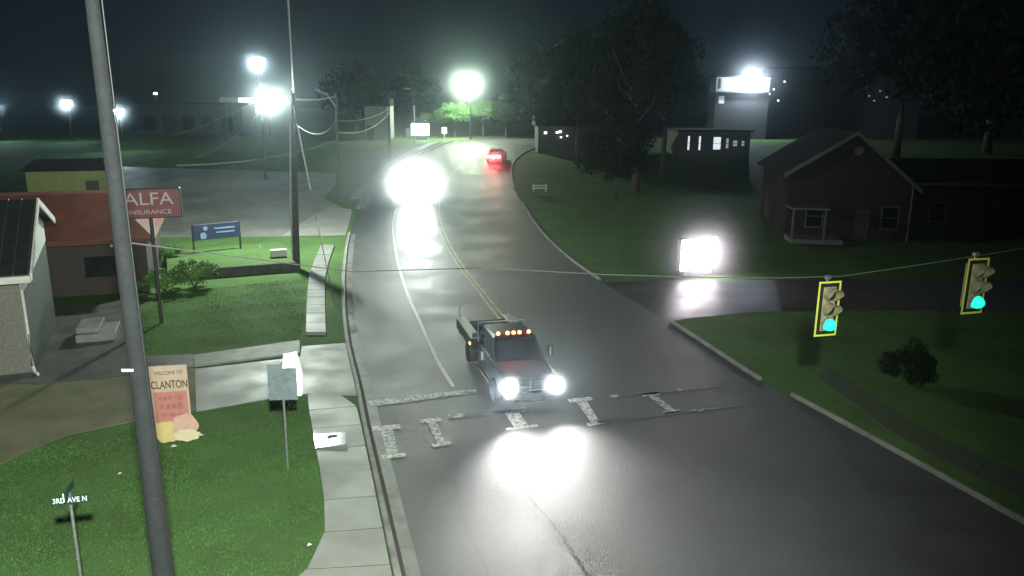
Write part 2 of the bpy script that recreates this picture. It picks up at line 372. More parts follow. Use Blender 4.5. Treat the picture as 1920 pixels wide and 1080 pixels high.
# kerbs and gutters
fL = lambda y: hermite(KL, y)
fR = lambda y: hermite(KR, y)
kerbstrip(fL, frange(4, 57.0, 0.8), (0.0, -0.17), 0.14, 'near_kerb', KERB)
kerbstrip(fL, frange(66.5, 116, 1.0), (0.0, -0.32), 0.16, 'far_kerb', KERB)
ribbon(fL, frange(4, 57, 0.8), (0.02, 0.42), 0.006, 'gutter', GUT)
ribbon(fL, frange(66.5, 116, 1), (0.02, 0.5), 0.008, 'far_gutter', GUT)
ribbon(fL, frange(4, 57, 0.8), (-.005, .10), 0.01, 'kerb_face_shade', JOINT_AND_SHADE)  # dark strip painted in for the shaded kerb face
kerbstrip(fR, frange(2, 25.5, 0.8), (0.0, 0.15), 0.13, 'right_kerb', KERB)
kerbstrip(fR, frange(27.1, 34.7, 0.8), (0.0, 0.15), 0.13, 'island_kerb', KERB)
kerbstrip(fR, frange(43.4, 70, 1.0), (0.0, 0.15), 0.13, 'verge_kerb', KERB)
kerbstrip(fR, frange(76.5, 108, 1.0), (0.0, 0.25), 0.13, 'hill_kerb', KERB)
# right sidewalk, seen as a dull band in the grass
lf = px((1560, 690), (1640, 745), (1720, 800), (1830, 850), (1960, 905)); rf = px((1530, 705), (1610, 765), (1690, 825), (1800, 880), (1940, 945))
walkway('right_sidewalk', resample(lf, 1.5), resample(rf, 1.5), 0.02, gap=.006, m=mat('dull old concrete', (0.06, 0.075, 0.045), 0.85, (0.05, 0.08, 0.036), 1.2, 8, ramp=(0.35, 0.6)))
# markings
fN = lambda y: hermite(LN, y)
fY = lambda y: hermite(YL, y)
ribbon(fN, frange(26.1, 67, 0.8), (-0.075, 0.075), 0.006, 'lane_line', LINEP)
for i, (a, b) in enumerate([(86, 90), (95, 98)]): ribbon(fN, frange(a, b, 0.8), (-0.06, 0.06), 0.008, 'lane_dash', PAINT)
ribbon(fY, frange(27.5, 108, 0.9), (-0.19, -0.08), 0.006, 'centre_line_outer', YELP)
ribbon(fY, frange(27.5, 108, 0.9), (0.08, 0.19), 0.006, 'centre_line_inner', YELP)
def mark(name, pts, m=PAINT, off=0.007):
    o = MB().add([(*gnd(*p), off) for p in pts], [tuple(range(len(pts)))]).build(name, m)
    if o.data.polygons[0].normal.z < 0: o.data.flip_normals()
    o['kind'] = 'structure'; return o
mark('stop_line', [(688, 752), (760, 743), (818, 737), (893, 730), (893, 737), (820, 746), (760, 755), (700, 762)], PAINTW)
mark('crosswalk_edge', [(840, 776), (915, 770), (1000, 765), (1000, 772), (915, 778), (840, 785)], PAINTE)
mark('crosswalk_edge', [(1135, 741), (1230, 733), (1350, 721), (1350, 726), (1230, 739), (1135, 747)], PAINTE)
mark('crosswalk_edge', [(1120, 788), (1260, 772), (1400, 756), (1400, 760), (1260, 778), (1120, 795)], PAINTE)
# ladder bars: worn frames, two long edges and two short edges round a patchy fill
def bar(tl, tr, br, bl, m=PAINT, fill=PAINTW):
    def lp(a, b, t): return (a[0]+(b[0]-a[0])*t, a[1]+(b[1]-a[1])*t)
    mark('crosswalk_bar_end', [tl, tr, lp(tr, br, .13), lp(tl, bl, .13)], m)
    mark('crosswalk_bar_end', [lp(tl, bl, .88), lp(tr, br, .88), br, bl], m)
    mark('crosswalk_bar', [lp(lp(tl, tr, .28), lp(bl, br, .28), .14), lp(lp(tl, tr, .72), lp(bl, br, .72), .14), lp(lp(tl, tr, .72), lp(bl, br, .72), .87), lp(lp(tl, tr, .28), lp(bl, br, .28), .87)], fill)
bar((696, 800), (750, 796), (762, 856), (716, 862))
bar((786, 787), (826, 783), (848, 833), (812, 839))
bar((925, 770), (985, 764), (1010, 800), (950, 808), fill=PAINT)
bar((1064, 749), (1108, 744), (1136, 794), (1104, 800), fill=PAINT)
bar((1200, 739), (1232, 735), (1280, 772), (1248, 777))
# tar seam near the camera
pts = px((925, 820), (945, 866), (990, 932), (1040, 990), (1075, 1040), (1100, 1079))+[(3.0, 11)]
fT = lambda y: hermite(sorted(pts, key=lambda p: p[1]), y)
mb = MB()
for y in frange(9, 21.5, 0.12):
    x = fT(y)+random.uniform(-.03, .03); w = random.uniform(.012, .035)
    mb.quad((x-w, y, .007), (x+w, y, .007), (x+w+random.uniform(-.01, .01), y+.1, .007), (x-w, y+.1, .007))
mb.build('tar_seam', TAR)['kind'] = 'structure'
mb = MB()
for k in range(150):
    y = random.uniform(10, 17.5); x = fT(y)+.35+random.gauss(0, .28); r = random.uniform(.01, .035)
    mb.add([(x+r*random.uniform(.5, 1.2)*math.cos(a), y+r*random.uniform(.5, 1.4)*math.sin(a), .006) for a in (0, 1.2, 2.5, 3.8, 5.0)], [(0, 1, 2, 3, 4)])
mb.build('road_patching', TAR)['kind'] = 'structure'
def crack(fn, y0, y1, wob, name='road_crack'):
    mb = MB(); rr_ = random.Random(int(y0*10)); x_ = 0; pr = []
    for y in frange(y0, y1, .35):
        x_ = x_*.85+rr_.uniform(-wob, wob); pr.append((fn(y)+x_, y))
    for (a, ya), (b, yb) in zip(pr[:-1], pr[1:]):
        w_ = rr_.uniform(.003, .009); mb.quad((a-w_, ya, h(ya)+.0055), (a+w_, ya, h(ya)+.0055), (b+w_, yb, h(yb)+.0055), (b-w_, yb, h(yb)+.0055))
    mb.build(name, TAR)['kind'] = 'structure'
crack(lambda y: hermite(KL, y)+1.9, 10, 20, .05); crack(lambda y: hermite(KL, y)+1.5, 26, 48, .06)
crack(lambda y: hermite(KR, y)-1.6, 15, 40, .05); crack(lambda y: hermite(YL, y)+1.9, 30, 62, .06)
for y0_, xa, xb in ((31.5, -5.5, -1.2), (40.0, -7.4, 2.0)):
    rr_ = random.Random(int(y0_)); mb = MB(); pr = [(x_, y0_+(x_-xa)*.12+rr_.uniform(-.06, .06)) for x_ in frange(xa, xb, .35)]
    for (a, ya), (b, yb) in zip(pr[:-1], pr[1:]): mb.quad((a, ya-.007, .0055), (b, yb-.007, .0055), (b, yb+.007, .0055), (a, ya+.007, .0055))
    mb.build('road_crack', TAR)['kind'] = 'structure'
# wet flagstone of the kerb ramp that mirrors the street lamp
c0 = Vector((-5.45, 21.24, 0.17)); q = px((588, 822), (648, 822), (650, 846), (592, 850))
vs = [(p[0], p[1], .05) for p in q]+[(p[0], p[1], .175+(p[0]+5.45)*.085) for p in q]
mb = MB().add(vs, [(0, 1, 2, 3), (4, 5, 6, 7), (0, 1, 5, 4), (1, 2, 6, 5), (2, 3, 7, 6), (3, 0, 4, 7)])
o = mb.build('puddle', WET); o['kind'] = 'structure'
q = px((532, 668), (556, 663), (566, 700), (566, 742), (528, 748))
o = MB().add([(p[0], p[1], .018+(p[1]-25)*.012) for p in q], [(0, 1, 2, 3, 4)]).build('wet_patch', mat('glossy wet concrete', (.2, .2, .19), .3, (.15, .15, .14), 2, spec=1.0)); o['kind'] = 'structure'
if o.data.polygons[0].normal.z < 0: o.data.flip_normals()

# short grass blades on the near lawns
def blades(name, region, n, hh):
    from math import pi
    xs, ys_ = [], []
    poly = px(*region); X0, X1 = min(p[0] for p in poly), max(p[0] for p in poly); Y0, Y1 = min(p[1] for p in poly), max(p[1] for p in poly)
    x = rng.uniform(X0, X1, n); y = rng.uniform(Y0, Y1, n); ins = np.zeros(n, bool)
    for (ax, ay), (bx, by) in zip(poly, poly[1:]+poly[:1]):
        cnd = ((ay > y) != (by > y)) & (x < (bx-ax)*(y-ay)/(by-ay+1e-9)+ax); ins ^= cnd
    pt = .5+.2*np.sin(x*1.7+y*.9)+.18*np.sin(x*-.8+y*2.3+1)+.16*np.sin(x*4.1+2)*np.sin(y*3.7)
    ins &= rng.uniform(0, 1, n) < np.clip(pt*1.25, .12, 1)
    x, y = x[ins], y[ins]; n = len(x)
    a = rng.uniform(0, 2*pi, n); w = rng.uniform(.006, .014, n); t = rng.uniform(.4, 1.2, n)*hh; lx = rng.normal(0, .5, n)*t; ly = rng.normal(0, .5, n)*t
    V = np.empty((n, 3, 3)); V[:, 0] = np.stack([x-np.cos(a)*w, y-np.sin(a)*w, np.full(n, -.02)], 1)
    V[:, 1] = np.stack([x+np.cos(a)*w, y+np.sin(a)*w, np.full(n, -.02)], 1); V[:, 2] = np.stack([x+lx, y+ly, t], 1)
    me = bpy.data.meshes.new(name); me.vertices.add(n*3); me.vertices.foreach_set('co', V.ravel())
    me.loops.add(n*3); me.loops.foreach_set('vertex_index', np.arange(n*3)); me.polygons.add(n); me.polygons.foreach_set('loop_start', np.arange(0, n*3, 3))
    me.update(); me.materials.append(BLADE)
    o = bpy.data.objects.new(name, me); COL.objects.link(o); o['kind'] = 'stuff'; o['label'] = 'short green mown grass on the lawn beside the pavement'; o['category'] = 'grass'
    return o
blades('lawn_grass', [(376, 770), (575, 742), (588, 800), (604, 880), (613, 960), (608, 1050), (564, 1110), (0, 1110), (-60, 900), (60, 846), (130, 820), (250, 795)], 90000, .036)
bank = blades('lawn_grass', [(262, 665), (562, 636), (570, 600), (574, 520), (330, 548), (245, 600)], 40000, .036)
bank['label'] = 'mown grass between the alley and the retaining wall'

# ------------------------------------------------------------------ retaining wall and raised grass bank
A = Vector((-19.4, 42.3)); B = Vector((-12.75, 45.3)); d = (B-A).normalized(); nrm = Vector((-d.y, d.x))
rows = []
for t in frange(0, 1, .1):
    p = A.lerp(B, t); rows.append([(*(p+nrm*s), z) for s, z in ((0.02, .52), (2, .56), (4, .5), (6.5, .3), (9.0, .12))])
for r in rows:
    for k in range(5): r[k] = (r[k][0], r[k][1], r[k][2]+(h(r[k][1]) if k > 1 else 0))
bk = sheet(rows, 'grass_bank', GRASS)
mid = (A+B)/2; L = (B-A).length
wl = MB().box((0, 0, .28), (L, .25, .56)).build('retaining_wall', mat('dark stained block wall', (0.09, 0.09, 0.08), .9, (.05, .05, .045), 3, 8, .4, 20), loc=(*mid, 0)); wl.rotation_euler.z = math.atan2(d.y, d.x)
tag(wl, 'low dark block retaining wall holding up the grass bank under the blue sign', 'wall')

# ------------------------------------------------------------------ white gabled house at the left edge
th = math.radians(24)
hs = thing('white_house', 'white house with dark ribbed metal roof and bright gable at left edge', 'house', (-17.95, 27.3, 0), th)
D = 7.0; W = 12.0; EZ = 3.95; RZ = 5.95; BZ = 4.72
MB().box((-W/2, D/2, EZ/2), (W, D, EZ)).build('wall', BRICKM, hs)
# siding clad gable end with boards
mb = MB(); n = 14
mb.slabyz([(0.05, EZ-.9), (D-.05, EZ-.1), (D-.05, BZ), (D/2, RZ-.1), (.05, EZ)], -W, 0.07)
mb.build('gable', SIDING, hs)
MB().box((0.03, D/2, EZ/2-.02), (0.06, D-.3, EZ-.1)).build('side_wall', GREYGREEN, hs)
ov = .45
for s in (0, 1):
    y0, y1 = (-ov, D/2) if s == 0 else (D+ov, D/2)
    z0 = EZ-ov*(RZ-EZ)/(D/2) if s == 0 else BZ-.1
    rf_ = MB().add([(-W-.4, y0, z0), (.42, y0, z0), (.42, y1, RZ), (-W-.4, y1, RZ), (-W-.4, y0, z0+.12), (.42, y0, z0+.12), (.42, y1, RZ+.12), (-W-.4, y1, RZ+.12)],
             [(0, 1, 2, 3), (4, 5, 6, 7), (0, 1, 5, 4), (1, 2, 6, 5), (2, 3, 7, 6), (3, 0, 4, 7)]).build('roof', DARKROOF, hs)
    mb = MB()
    for k in range(28):
        x = .36-k*.46
        mb.add([(x-.02, y0, z0+.12), (x+.02, y0, z0+.12), (x+.02, y1, RZ+.12), (x-.02, y1, RZ+.12), (x-.01, y0, z0+.165), (x+.01, y0, z0+.165), (x+.01, y1, RZ+.165), (x-.01, y1, RZ+.165)],
               [(4, 5, 6, 7), (0, 1, 5, 4), (1, 2, 6, 5), (3, 0, 4, 7)])
    mb.build('roof_seam', SEAM, rf_)
    # rake board
    zz = .02
    mb = MB().add([(.42, y0, z0-.12), (.48, y0, z0-.12), (.48, y1, RZ-.12), (.42, y1, RZ-.12), (.42, y0, z0+.16), (.48, y0, z0+.16), (.48, y1, RZ+.16), (.42, y1, RZ+.16)],
             [(0, 1, 2, 3), (4, 5, 6, 7), (0, 1, 5, 4), (1, 2, 6, 5), (2, 3, 7, 6), (3, 0, 4, 7)])
    mb.build('rake_board', WHITE, hs)
MB().box((-W/2+.1, -ov-.09, EZ-.3), (W+.7, .16, .26), bev=.02).build('gutter', WHITE, hs)
mb = MB().tube([(.1, -ov-.05, EZ-.42), (.05, -.1, EZ-.75), (.04, -.09, 1.5), (.04, -.09, .25), (.12, -.3, .08), (.25, -.55, .05)], .055, 10); mb.build('downspout', WHITE, hs, True)
for k, xx in enumerate((-3.2, -6.4)):
    w_ = MB().box((xx, -.02, 1.75), (1.1, .06, 1.3)).build('window', GLASS, hs)
    mb = MB()
    for dx, dz, sx_, sz in ((0, .69, 1.3, .09), (0, -.69, 1.3, .09), (.6, 0, .09, 1.3), (-.6, 0, .09, 1.3), (0, 0, 1.1, .05)): mb.box((xx+dx, -.05, 1.75+dz), (sx_, .06, sz))
    mb.build('window_frame', WHITE, w_)
th = math.radians(20)
st = thing('concrete_stoop', 'two pale concrete steps at the side of the white house', 'steps', (-18.7, 31.6, 0), th)
MB().box((.9, 0, .17), (1.5, 1.9, .34), bev=.02).build('lower_step', KERB, st); MB().box((.6, .1, .46), (.9, 1.6, .24), bev=.02).build('upper_step', KERB, st)

# ------------------------------------------------------------------ red roofed building
rb = thing('red_roofed_building', 'low dark brick building with orange red metal roof', 'building', (-19.3, 39.9, 0), th)
W = 13.0; D = 9.0; EZ = 2.95; RZ = 4.9
MB().box((-W/2, D/2, EZ/2), (W, D, EZ)).build('wall', DARKBRICK, rb)
ov = .5
b = [(-W-ov, -ov, EZ-.05), (ov, -ov, EZ-.05), (ov, D+ov, EZ-.05), (-W-ov, D+ov, EZ-.05)]; t = [(-W+2.4, D/2-.8, RZ), (-2.0, D/2-.8, RZ), (-2.0, D/2+.8, RZ), (-W+2.4, D/2+.8, RZ)]
rf_ = MB().add(b+t, [(3, 2, 1, 0), (4, 5, 6, 7), (0, 1, 5, 4), (1, 2, 6, 5), (2, 3, 7, 6), (3, 0, 4, 7)]).build('roof', REDROOF, rb)
MB().box((-W/2, -ov-.04, EZ-.1), (W+2*ov, .08, .22)).build('fascia', mat('dull red fascia', (.16, .05, .035), .6), rb)
MB().box((-7.5, 3.2, 4.75), (.35, .35, .5), bev=.03).build('roof_vent', PALEBOX, rf_)
for xx in (-2.2, -5.6, -9):
    w_ = MB().box((xx, -.02, 1.5), (1.5, .06, 1.1)).build('window', GLASS, rb)
    mb = MB()
    for dx, dz, sx_, sz in ((0, .59, 1.7, .08), (0, -.59, 1.7, .08), (.8, 0, .08, 1.1), (-.8, 0, .08, 1.1)): mb.box((xx+dx, -.05, 1.5+dz), (sx_, .06, sz))
    mb.build('window_frame', DARKMET, w_)
for xx, zz in ((-.85, 2.55), (-1.6, 2.5)):
    MB().lathe([(.03, 0), (.07, .02), (.07, .12), (.03, .16)], (xx, -.12, zz), 10).build('wall_lamp', LITTERM, rb)

# ------------------------------------------------------------------ signs on the left
s = thing('pole_sign', 'dark red ALFA insurance sign on a single pole before the red roof', 'sign', (-16.09, 34.0, 0), th)
MB().tube([(0, 0, -.1), (0, 0, 4.9)], .085, 12).build('pole', DARKMET, s, True)
MB().box((0, 0, 5.5), (2.62, .3, 1.32), bev=.03).build('cabinet', DARKMET, s)
MB().box((0, -.155, 5.5), (2.5, .03, 1.2)).build('face', REDSIGN, s)
text('ALFA', .78, 'lettering', SIGNLET, s, (0, -.18, 5.68), sx=1.12)
text('INSURANCE', .27, 'lettering', SIGNLET, s, (0, -.18, 5.12), sx=1.2)
s = thing('blue_board_sign', 'small navy blue board sign with pale emblem on two posts', 'sign', ((-20.4-18.07)/2, (48.5+50.4)/2, 0), math.atan2(1.9, 2.33))
for xx in (-1.5, 1.5): MB().box((xx, 0, 1.1), (.1, .1, 2.2)).build('post', DARKMET, s)
MB().box((0, -.03, 1.68), (2.96, .08, 1.0), bev=.01).build('panel', BLUESIGN, s)
mb = MB()
mb.lathe([(.13, 0), (.15, .01), (.13, .02)], (-.72, -.09, 1.9), 14, 'y'); mb.slabxz([(-1.05, 1.25), (-.72, 1.25), (-.66, 1.5), (-.8, 1.68), (-1.05, 1.62)], -.09, -.075)
mb.build('emblem', BLUELET, s)
mb = MB(); mb.box((.5, -.08, 1.86), (1.3, .015, .12)); mb.box((.55, -.08, 1.6), (1.2, .015, .1)); mb.build('lettering', BLUELET, s)

bn = thing('welcome_sign', 'tall tan and salmon welcome sign with cut out peaches at its foot', 'sign', (-10.05, 21.33, 0), math.radians(12))
MB().slabxz([(-.52, .42), (.52, .42), (.52, 2.42), (-.52, 2.42)], -.03, .03).build('board', TAN, bn)
MB().slabxz([(-.46, .66), (.46, .66), (.46, 1.62), (-.46, 1.62)], -.036, -.028).build('panel', SALMON, bn)
for zz, nn, hh_ in ((1.42, 5, .16), (1.16, 4, .2), (.9, 3, .14)):
    mb = MB().box((0, -.036, zz), (.6, .004, .03))
    for k in range(nn): mb.box((-.34+.68*(k+.5)/nn, -.038, zz+random.uniform(-.01, .01)), (.5/nn*random.uniform(.8, 1.1), .006, hh_*random.uniform(.7, 1)))
    mb.build('lettering', SALMOND, bn)
text('WELCOME TO', .15, 'lettering', BROWNLET, bn, (0, -.034, 2.2), sx=.8)
text('CLANTON', .34, 'lettering', BROWNLET, bn, (0, -.034, 1.83), sx=.62, bold=.004)
def blob(cx, cz, rx, rz_, k=5, amp=.07, n=40, ph=0): return [(cx+rx*math.cos(a)*(1+amp*math.sin(k*a+ph)), cz+rz_*math.sin(a)*(1+amp*math.sin(k*a+ph))) for a in [2*math.pi*i/n for i in range(n)]]
MB().slabxz(blob(-.2, .36, .36, .34, 6, .07, ph=1), -.055, -.04).build('peach', PEACHY, bn)
MB().slabxz(blob(.34, .52, .36, .38, 5, .06, ph=2), -.062, -.045).build('peach', PEACHP, bn)
MB().slabxz(blob(.36, .22, .37, .19, 7, .07, ph=0), -.07, -.066).build('peach', PEACHL, bn)
for xx in (-.45, .45): MB().box((xx, .06, 1.1), (.07, .07, 2.3)).build('post', WOODD, bn)

sg = thing('road_sign', 'thin posted pair of road signs seen from their bare aluminium backs', 'sign', (-6.19, 19.65, 0), math.radians(8))
MB().box((0, 0, 1.55), (.05, .05, 3.25)).build('post', STEEL, sg)
MB().box((-.2, -.03, 2.58), (.36, .012, 1.02), bev=.004).build('panel', ALU, sg); MB().box((.2, -.03, 2.52), (.37, .012, .92), bev=.004).build('panel', ALU, sg)
MB().box((.0, -.045, 2.75), (.7, .012, .04)).build('bracket', STEEL, sg)

ss = thing('street_name_sign', 'green street name blades on a thin pole reading 3RD AVE N', 'street sign', (-8.2, 13.0, 0), math.radians(14))
MB().tube([(0, 0, -.1), (0, 0, 2.62)], .03, 10).build('pole', STEEL, ss, True)
bl = MB().box((0, 0, 2.72), (.66, .012, .17), bev=.004).build('blade', GREENSIGN, ss)
text('3RD AVE N', .145, 'lettering', SIGNWHITE, bl, (0, -.01, 2.72), depth=.002, sx=.82, bold=.002)
bl = MB().box((0, .0, 2.92), (.012, .6, .16), bev=.004).build('blade', GREENSIGN, ss)
MB().box((0, -.3, 2.92), (.02, .02, .17)).build('blade_edge', SIGNWHITE, bl)
MB().box((0, 0, 2.82), (.05, .05, .1)).build('bracket', STEEL, ss)

# ------------------------------------------------------------------ utility poles
def upole(x, y, top, label, r=.15, r1=None, lean=(0, 0), m=WOOD, arm=None, tr=False, name='utility_pole'):
    t = thing(name, label, 'utility pole', (x, y, h(y)))
    hh = top-h(y)
    MB().tube([(lean[0]*k*hh/6, lean[1]*k*hh/6, -.2 if k == 0 else k*hh/6) for k in range(7)], r*1.25, 14, r1 or r*.8).build('shaft', m, t, True)
    MB().tube([(lean[0]*hh, lean[1]*hh, hh-.02), (lean[0]*hh, lean[1]*hh, hh+.03)], r*.82, 14, r*.5).build('cap', STEEL, t)
    tl = (lean[0]*hh, lean[1]*hh)
    if arm:
        ca = MB().box((tl[0], tl[1]-.15, hh-.4), (arm, .1, .12)).build('crossarm', m, t)
        for dx in (-arm*.45, -arm*.2, arm*.2, arm*.45):
            MB().lathe([(.03, 0), (.06, .04), (.04, .1), (.06, .16), (.03, .2)], (tl[0]+dx, tl[1]-.15, hh-.34), 8).build('insulator', PALEBOX, ca)
    if tr:
        MB().lathe([(.1, 0), (.22, .03), (.22, .75), (.1, .82)], (tl[0]+.33, tl[1]-.1, hh-1.7), 14).build('transformer', STEEL, t, True)
    return t
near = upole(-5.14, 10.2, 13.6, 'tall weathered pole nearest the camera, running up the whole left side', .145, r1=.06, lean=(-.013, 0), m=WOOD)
MB().box((-.16, -.14, 6.35), (.16, .012, .035)).build('pole_band', SIGNWHITE, near)
MB().tube([(.13, -.1, .3), (.08, -.1, 6), (.02, -.1, 12)], .010, 6).build('ground_wire', BLACK, near)

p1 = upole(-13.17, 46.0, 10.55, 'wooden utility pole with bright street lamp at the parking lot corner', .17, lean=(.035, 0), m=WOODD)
MB().tube([(.36, 0, 9.6), (-.8, 1.6, 10.35), (-1.9, 3.3, 10.5)], .035, 8).build('lamp_arm', STEEL, p1)
MB().lathe([(.1, .0), (.28, .06), (.2, .2), (.06, .26)], (-2.05, 3.5, 10.42), 14).build('lamp_head', STEEL, p1, True)
MB().lathe([(.05, -.26), (.24, -.2), (.32, -.05), (.26, .0), (.02, .01)], (-2.05, 3.5, 10.42), 16).build('lamp_lens', LAMPE, p1)
MB().tube([(-.2, .0, 0), (-.16, .0, 4), (.12, .0, 8.5)], .045, 8).build('conduit', STEEL, p1)
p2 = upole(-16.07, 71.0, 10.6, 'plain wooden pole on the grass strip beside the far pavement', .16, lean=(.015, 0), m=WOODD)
MB().tube([(.15, -.1, 8.2), (-.6, -.15, 9.3), (-1.6, -.2, 9.75)], .05, 8).build('brace', STEEL, p2)
p3 = upole(-14.93, 94.3, 11.1, 'far utility pole with transformer and crossarm beside the climbing road', .15, lean=(.01, 0), m=WOODD, arm=1.6, tr=True)
# lamp pole at the bend
p4 = thing('street_lamp', 'dark pole street lamp glowing green white at the road bend', 'street lamp', (-6.55, 119.6, 4.3))
MB().tube([(0, 0, -.2), (0, 0, 4), (-.05, 0, 8.2)], .13, 10, .09).build('pole', DARKMET, p4, True)
MB().tube([(-.05, 0, 8.1), (-.2, -.2, 8.6), (-.4, -.4, 8.8)], .05, 8).build('arm', DARKMET, p4)
MB().lathe([(.1, .0), (.35, .06), (.25, .22), (.06, .3)], (-.4, -.45, 8.85), 14).build('head', STEEL, p4, True)
MB().lathe([(.1, -.5), (.36, -.4), (.46, -.2), (.36, -.02), (.02, .0)], (-.4, -.45, 8.85), 18).build('lens', LAMPG, p4, True)

def yard(name, x, y, z, label, lens, r=.3, rr=.09):
    t = thing(name, label, 'light pole', (x, y, h(y))); hh = z-h(y)
    MB().tube([(0, .2, -.2), (0, .2, hh+.1)], rr, 8, rr*.7).build('pole', DARKMET, t, True)
    MB().tube([(0, .2, hh+.1), (0, 0, hh+.25)], .05, 8).build('arm', DARKMET, t)
    MB().lathe([(r*.3, .08), (r, .12), (r*.7, .28), (r*.2, .34)], (0, 0, hh), 12).build('head', STEEL, t, True)
    MB().lathe([(r*.2, -.5*r), (r*.8, -.3*r), (r, .02), (r*.6, .1)], (0, 0, hh), 14).build('lens', lens, t, True)
    return t
yard('high_mast_light', -25.58, 80, 13.9, 'tallest light pole, blue white lamp high above the parking lot', LAMPB, .75, .13)
yard('yard_light', -62.1, 110, 9.5, 'yard light with cold white lamp at far left', LAMPB, .6)
yard('yard_light', -50.0, 100, 8.6, 'yard light just right of the big near pole', LAMPB, .6)
yard('yard_light', -58.7, 130, 10.8, 'small dim yard light left of the lit canopy', emat('small lamp lens', (.9, .95, 1), 20), .3)
yard('yard_light', -71.9, 110, 9.0, 'yard light cut by the left edge of the view', LAMPB, .3)
t = thing('street_lamp', 'unlit pale lamp pole behind the far blue lit sign', 'street lamp', (-14.1, 112, h(112)))
MB().tube([(0, 0, -.1), (0, 0, 5.2)], .11, 10).build('pole', SIGNWHITE, t, True)
MB().tube([(0, 0, 5.2), (-.1, 0, 6.9), (-.5, 0, 7.45)], .04, 8).build('arm', DARKMET, t)
MB().box((-.95, 0, 7.5), (.8, .4, .16), bev=.03).build('head', SIGNWHITE, t)

# ------------------------------------------------------------------ wires
def wire(a, b, sag, label, r=.012, n=18, name='overhead_wire', m=CABLE, knots=0):
    pts = []
    for i in range(n+1):
        t = i/n; pts.append((a[0]+(b[0]-a[0])*t, a[1]+(b[1]-a[1])*t, a[2]+(b[2]-a[2])*t-4*sag*t*(1-t)))
    mb = MB().tube(pts, r, 6)
    for k in range(knots):
        t = (k+.5)/knots; i = t
        p = (a[0]+(b[0]-a[0])*t, a[1]+(b[1]-a[1])*t, a[2]+(b[2]-a[2])*t-4*sag*t*(1-t)); mb.box(p, (.09, .03, .03))
    return tag(mb.build(name, m), label, 'wire')
T1 = (-12.82, 46, 10.3); T2 = (-15.9, 71, 10.4); T3 = (-14.86, 94.3, 10.6)
wire((-12.9, 46.1, 10.05), (-15.95, 71, 10.35), .15, 'thick bright cable from the lamp pole to the next pole', .05)
wire((-12.95, 46.1, 8.8), (-15.95, 70.9, 8.3), 1.0, 'lower sagging cable between the lamp pole and the next pole', .03)
wire((-15.95, 71.1, 8.2), (-14.8, 94.2, 9.1), .5, 'upper of two cables rising to the far transformer pole', .035)
wire((-15.95, 71.1, 7.2), (-14.8, 94.2, 8.6), .9, 'lower of two cables rising to the far transformer pole', .035)
wire((-15.9, 71, 6.4), (-26, 60, 5.0), .5, 'drop cable running left from the plain pole over the parking lot', .03)
wire((-15.2, 49.6, 10.0), (-25, 61, 5.5), .6, 'drop cable running down left from the street lamp', .03)
wire((-15.4, 49.8, 10.3), (-36, 70, 6.0), .8, 'long drop cable from the street lamp to the far left', .025)
wire((-12.75, 46, 10.4), (-3.9, 14, 14.2), .2, 'cable rising from the lamp pole out of the top of the view', .03)
wire((-14.86, 94.3, 10.8), (-6.6, 119.6, 12.0), .3, 'thin line from the transformer pole to the lamp at the bend', .015)
g = thing('guy_wire', 'pale guy wire slanting from the lamp pole down to the verge', 'guy wire', (0, 0, 0))
ga = Vector((-12.8, 45.95, 9.7)); gb = Vector((-8.9, 37.4, .0))
MB().tube([ga, ga.lerp(gb, .5)+Vector((0, 0, -.1)), gb], .022, 6).build('strand', STEEL, g); MB().tube([ga.lerp(gb, .12), ga.lerp(gb, .45)+Vector((0, 0, -.09))], .045, 8).build('guard', SIGNWHITE, g)
# span wire that carries the traffic lights
SW = [(-5.25, 10.3, 8.1), (-3.0, 14.0, 6.9), (-0.69, 17.5, 6.24), (2.11, 17.5, 6.11), (4.4, 17.5, 6.06), (6.45, 17.5, 6.07), (7.7, 17.5, 6.12), (9.3, 17.5, 6.38), (10.95, 17.5, 6.66), (11.7, 17.5, 6.8), (18, 17.3, 8.2)]
SWp = [(-5.25, 10.3, 8.1)]+[tuple(SW[i][k] for k in range(3)) for i in range(1, len(SW))]
mb = MB().tube(SWp, .011, 6)
for t in frange(0.18, .98, .04):
    f = 2+t*(len(SW)-4); i = int(f); f -= i; mb.box(tuple(SW[i][k]*(1-f)+SW[i+1][k]*f for k in range(3)), (.07, .02, .02))
tag(mb.build('span_wire', mat('dark span cable', (.10, .10, .10), .6)), 'thin span wire across the street that carries both traffic lights', 'wire')
rp = upole(18, 17.3, 9.0, 'dark pole at the right end of the signal span wire', .16, m=WOODD) if False else None

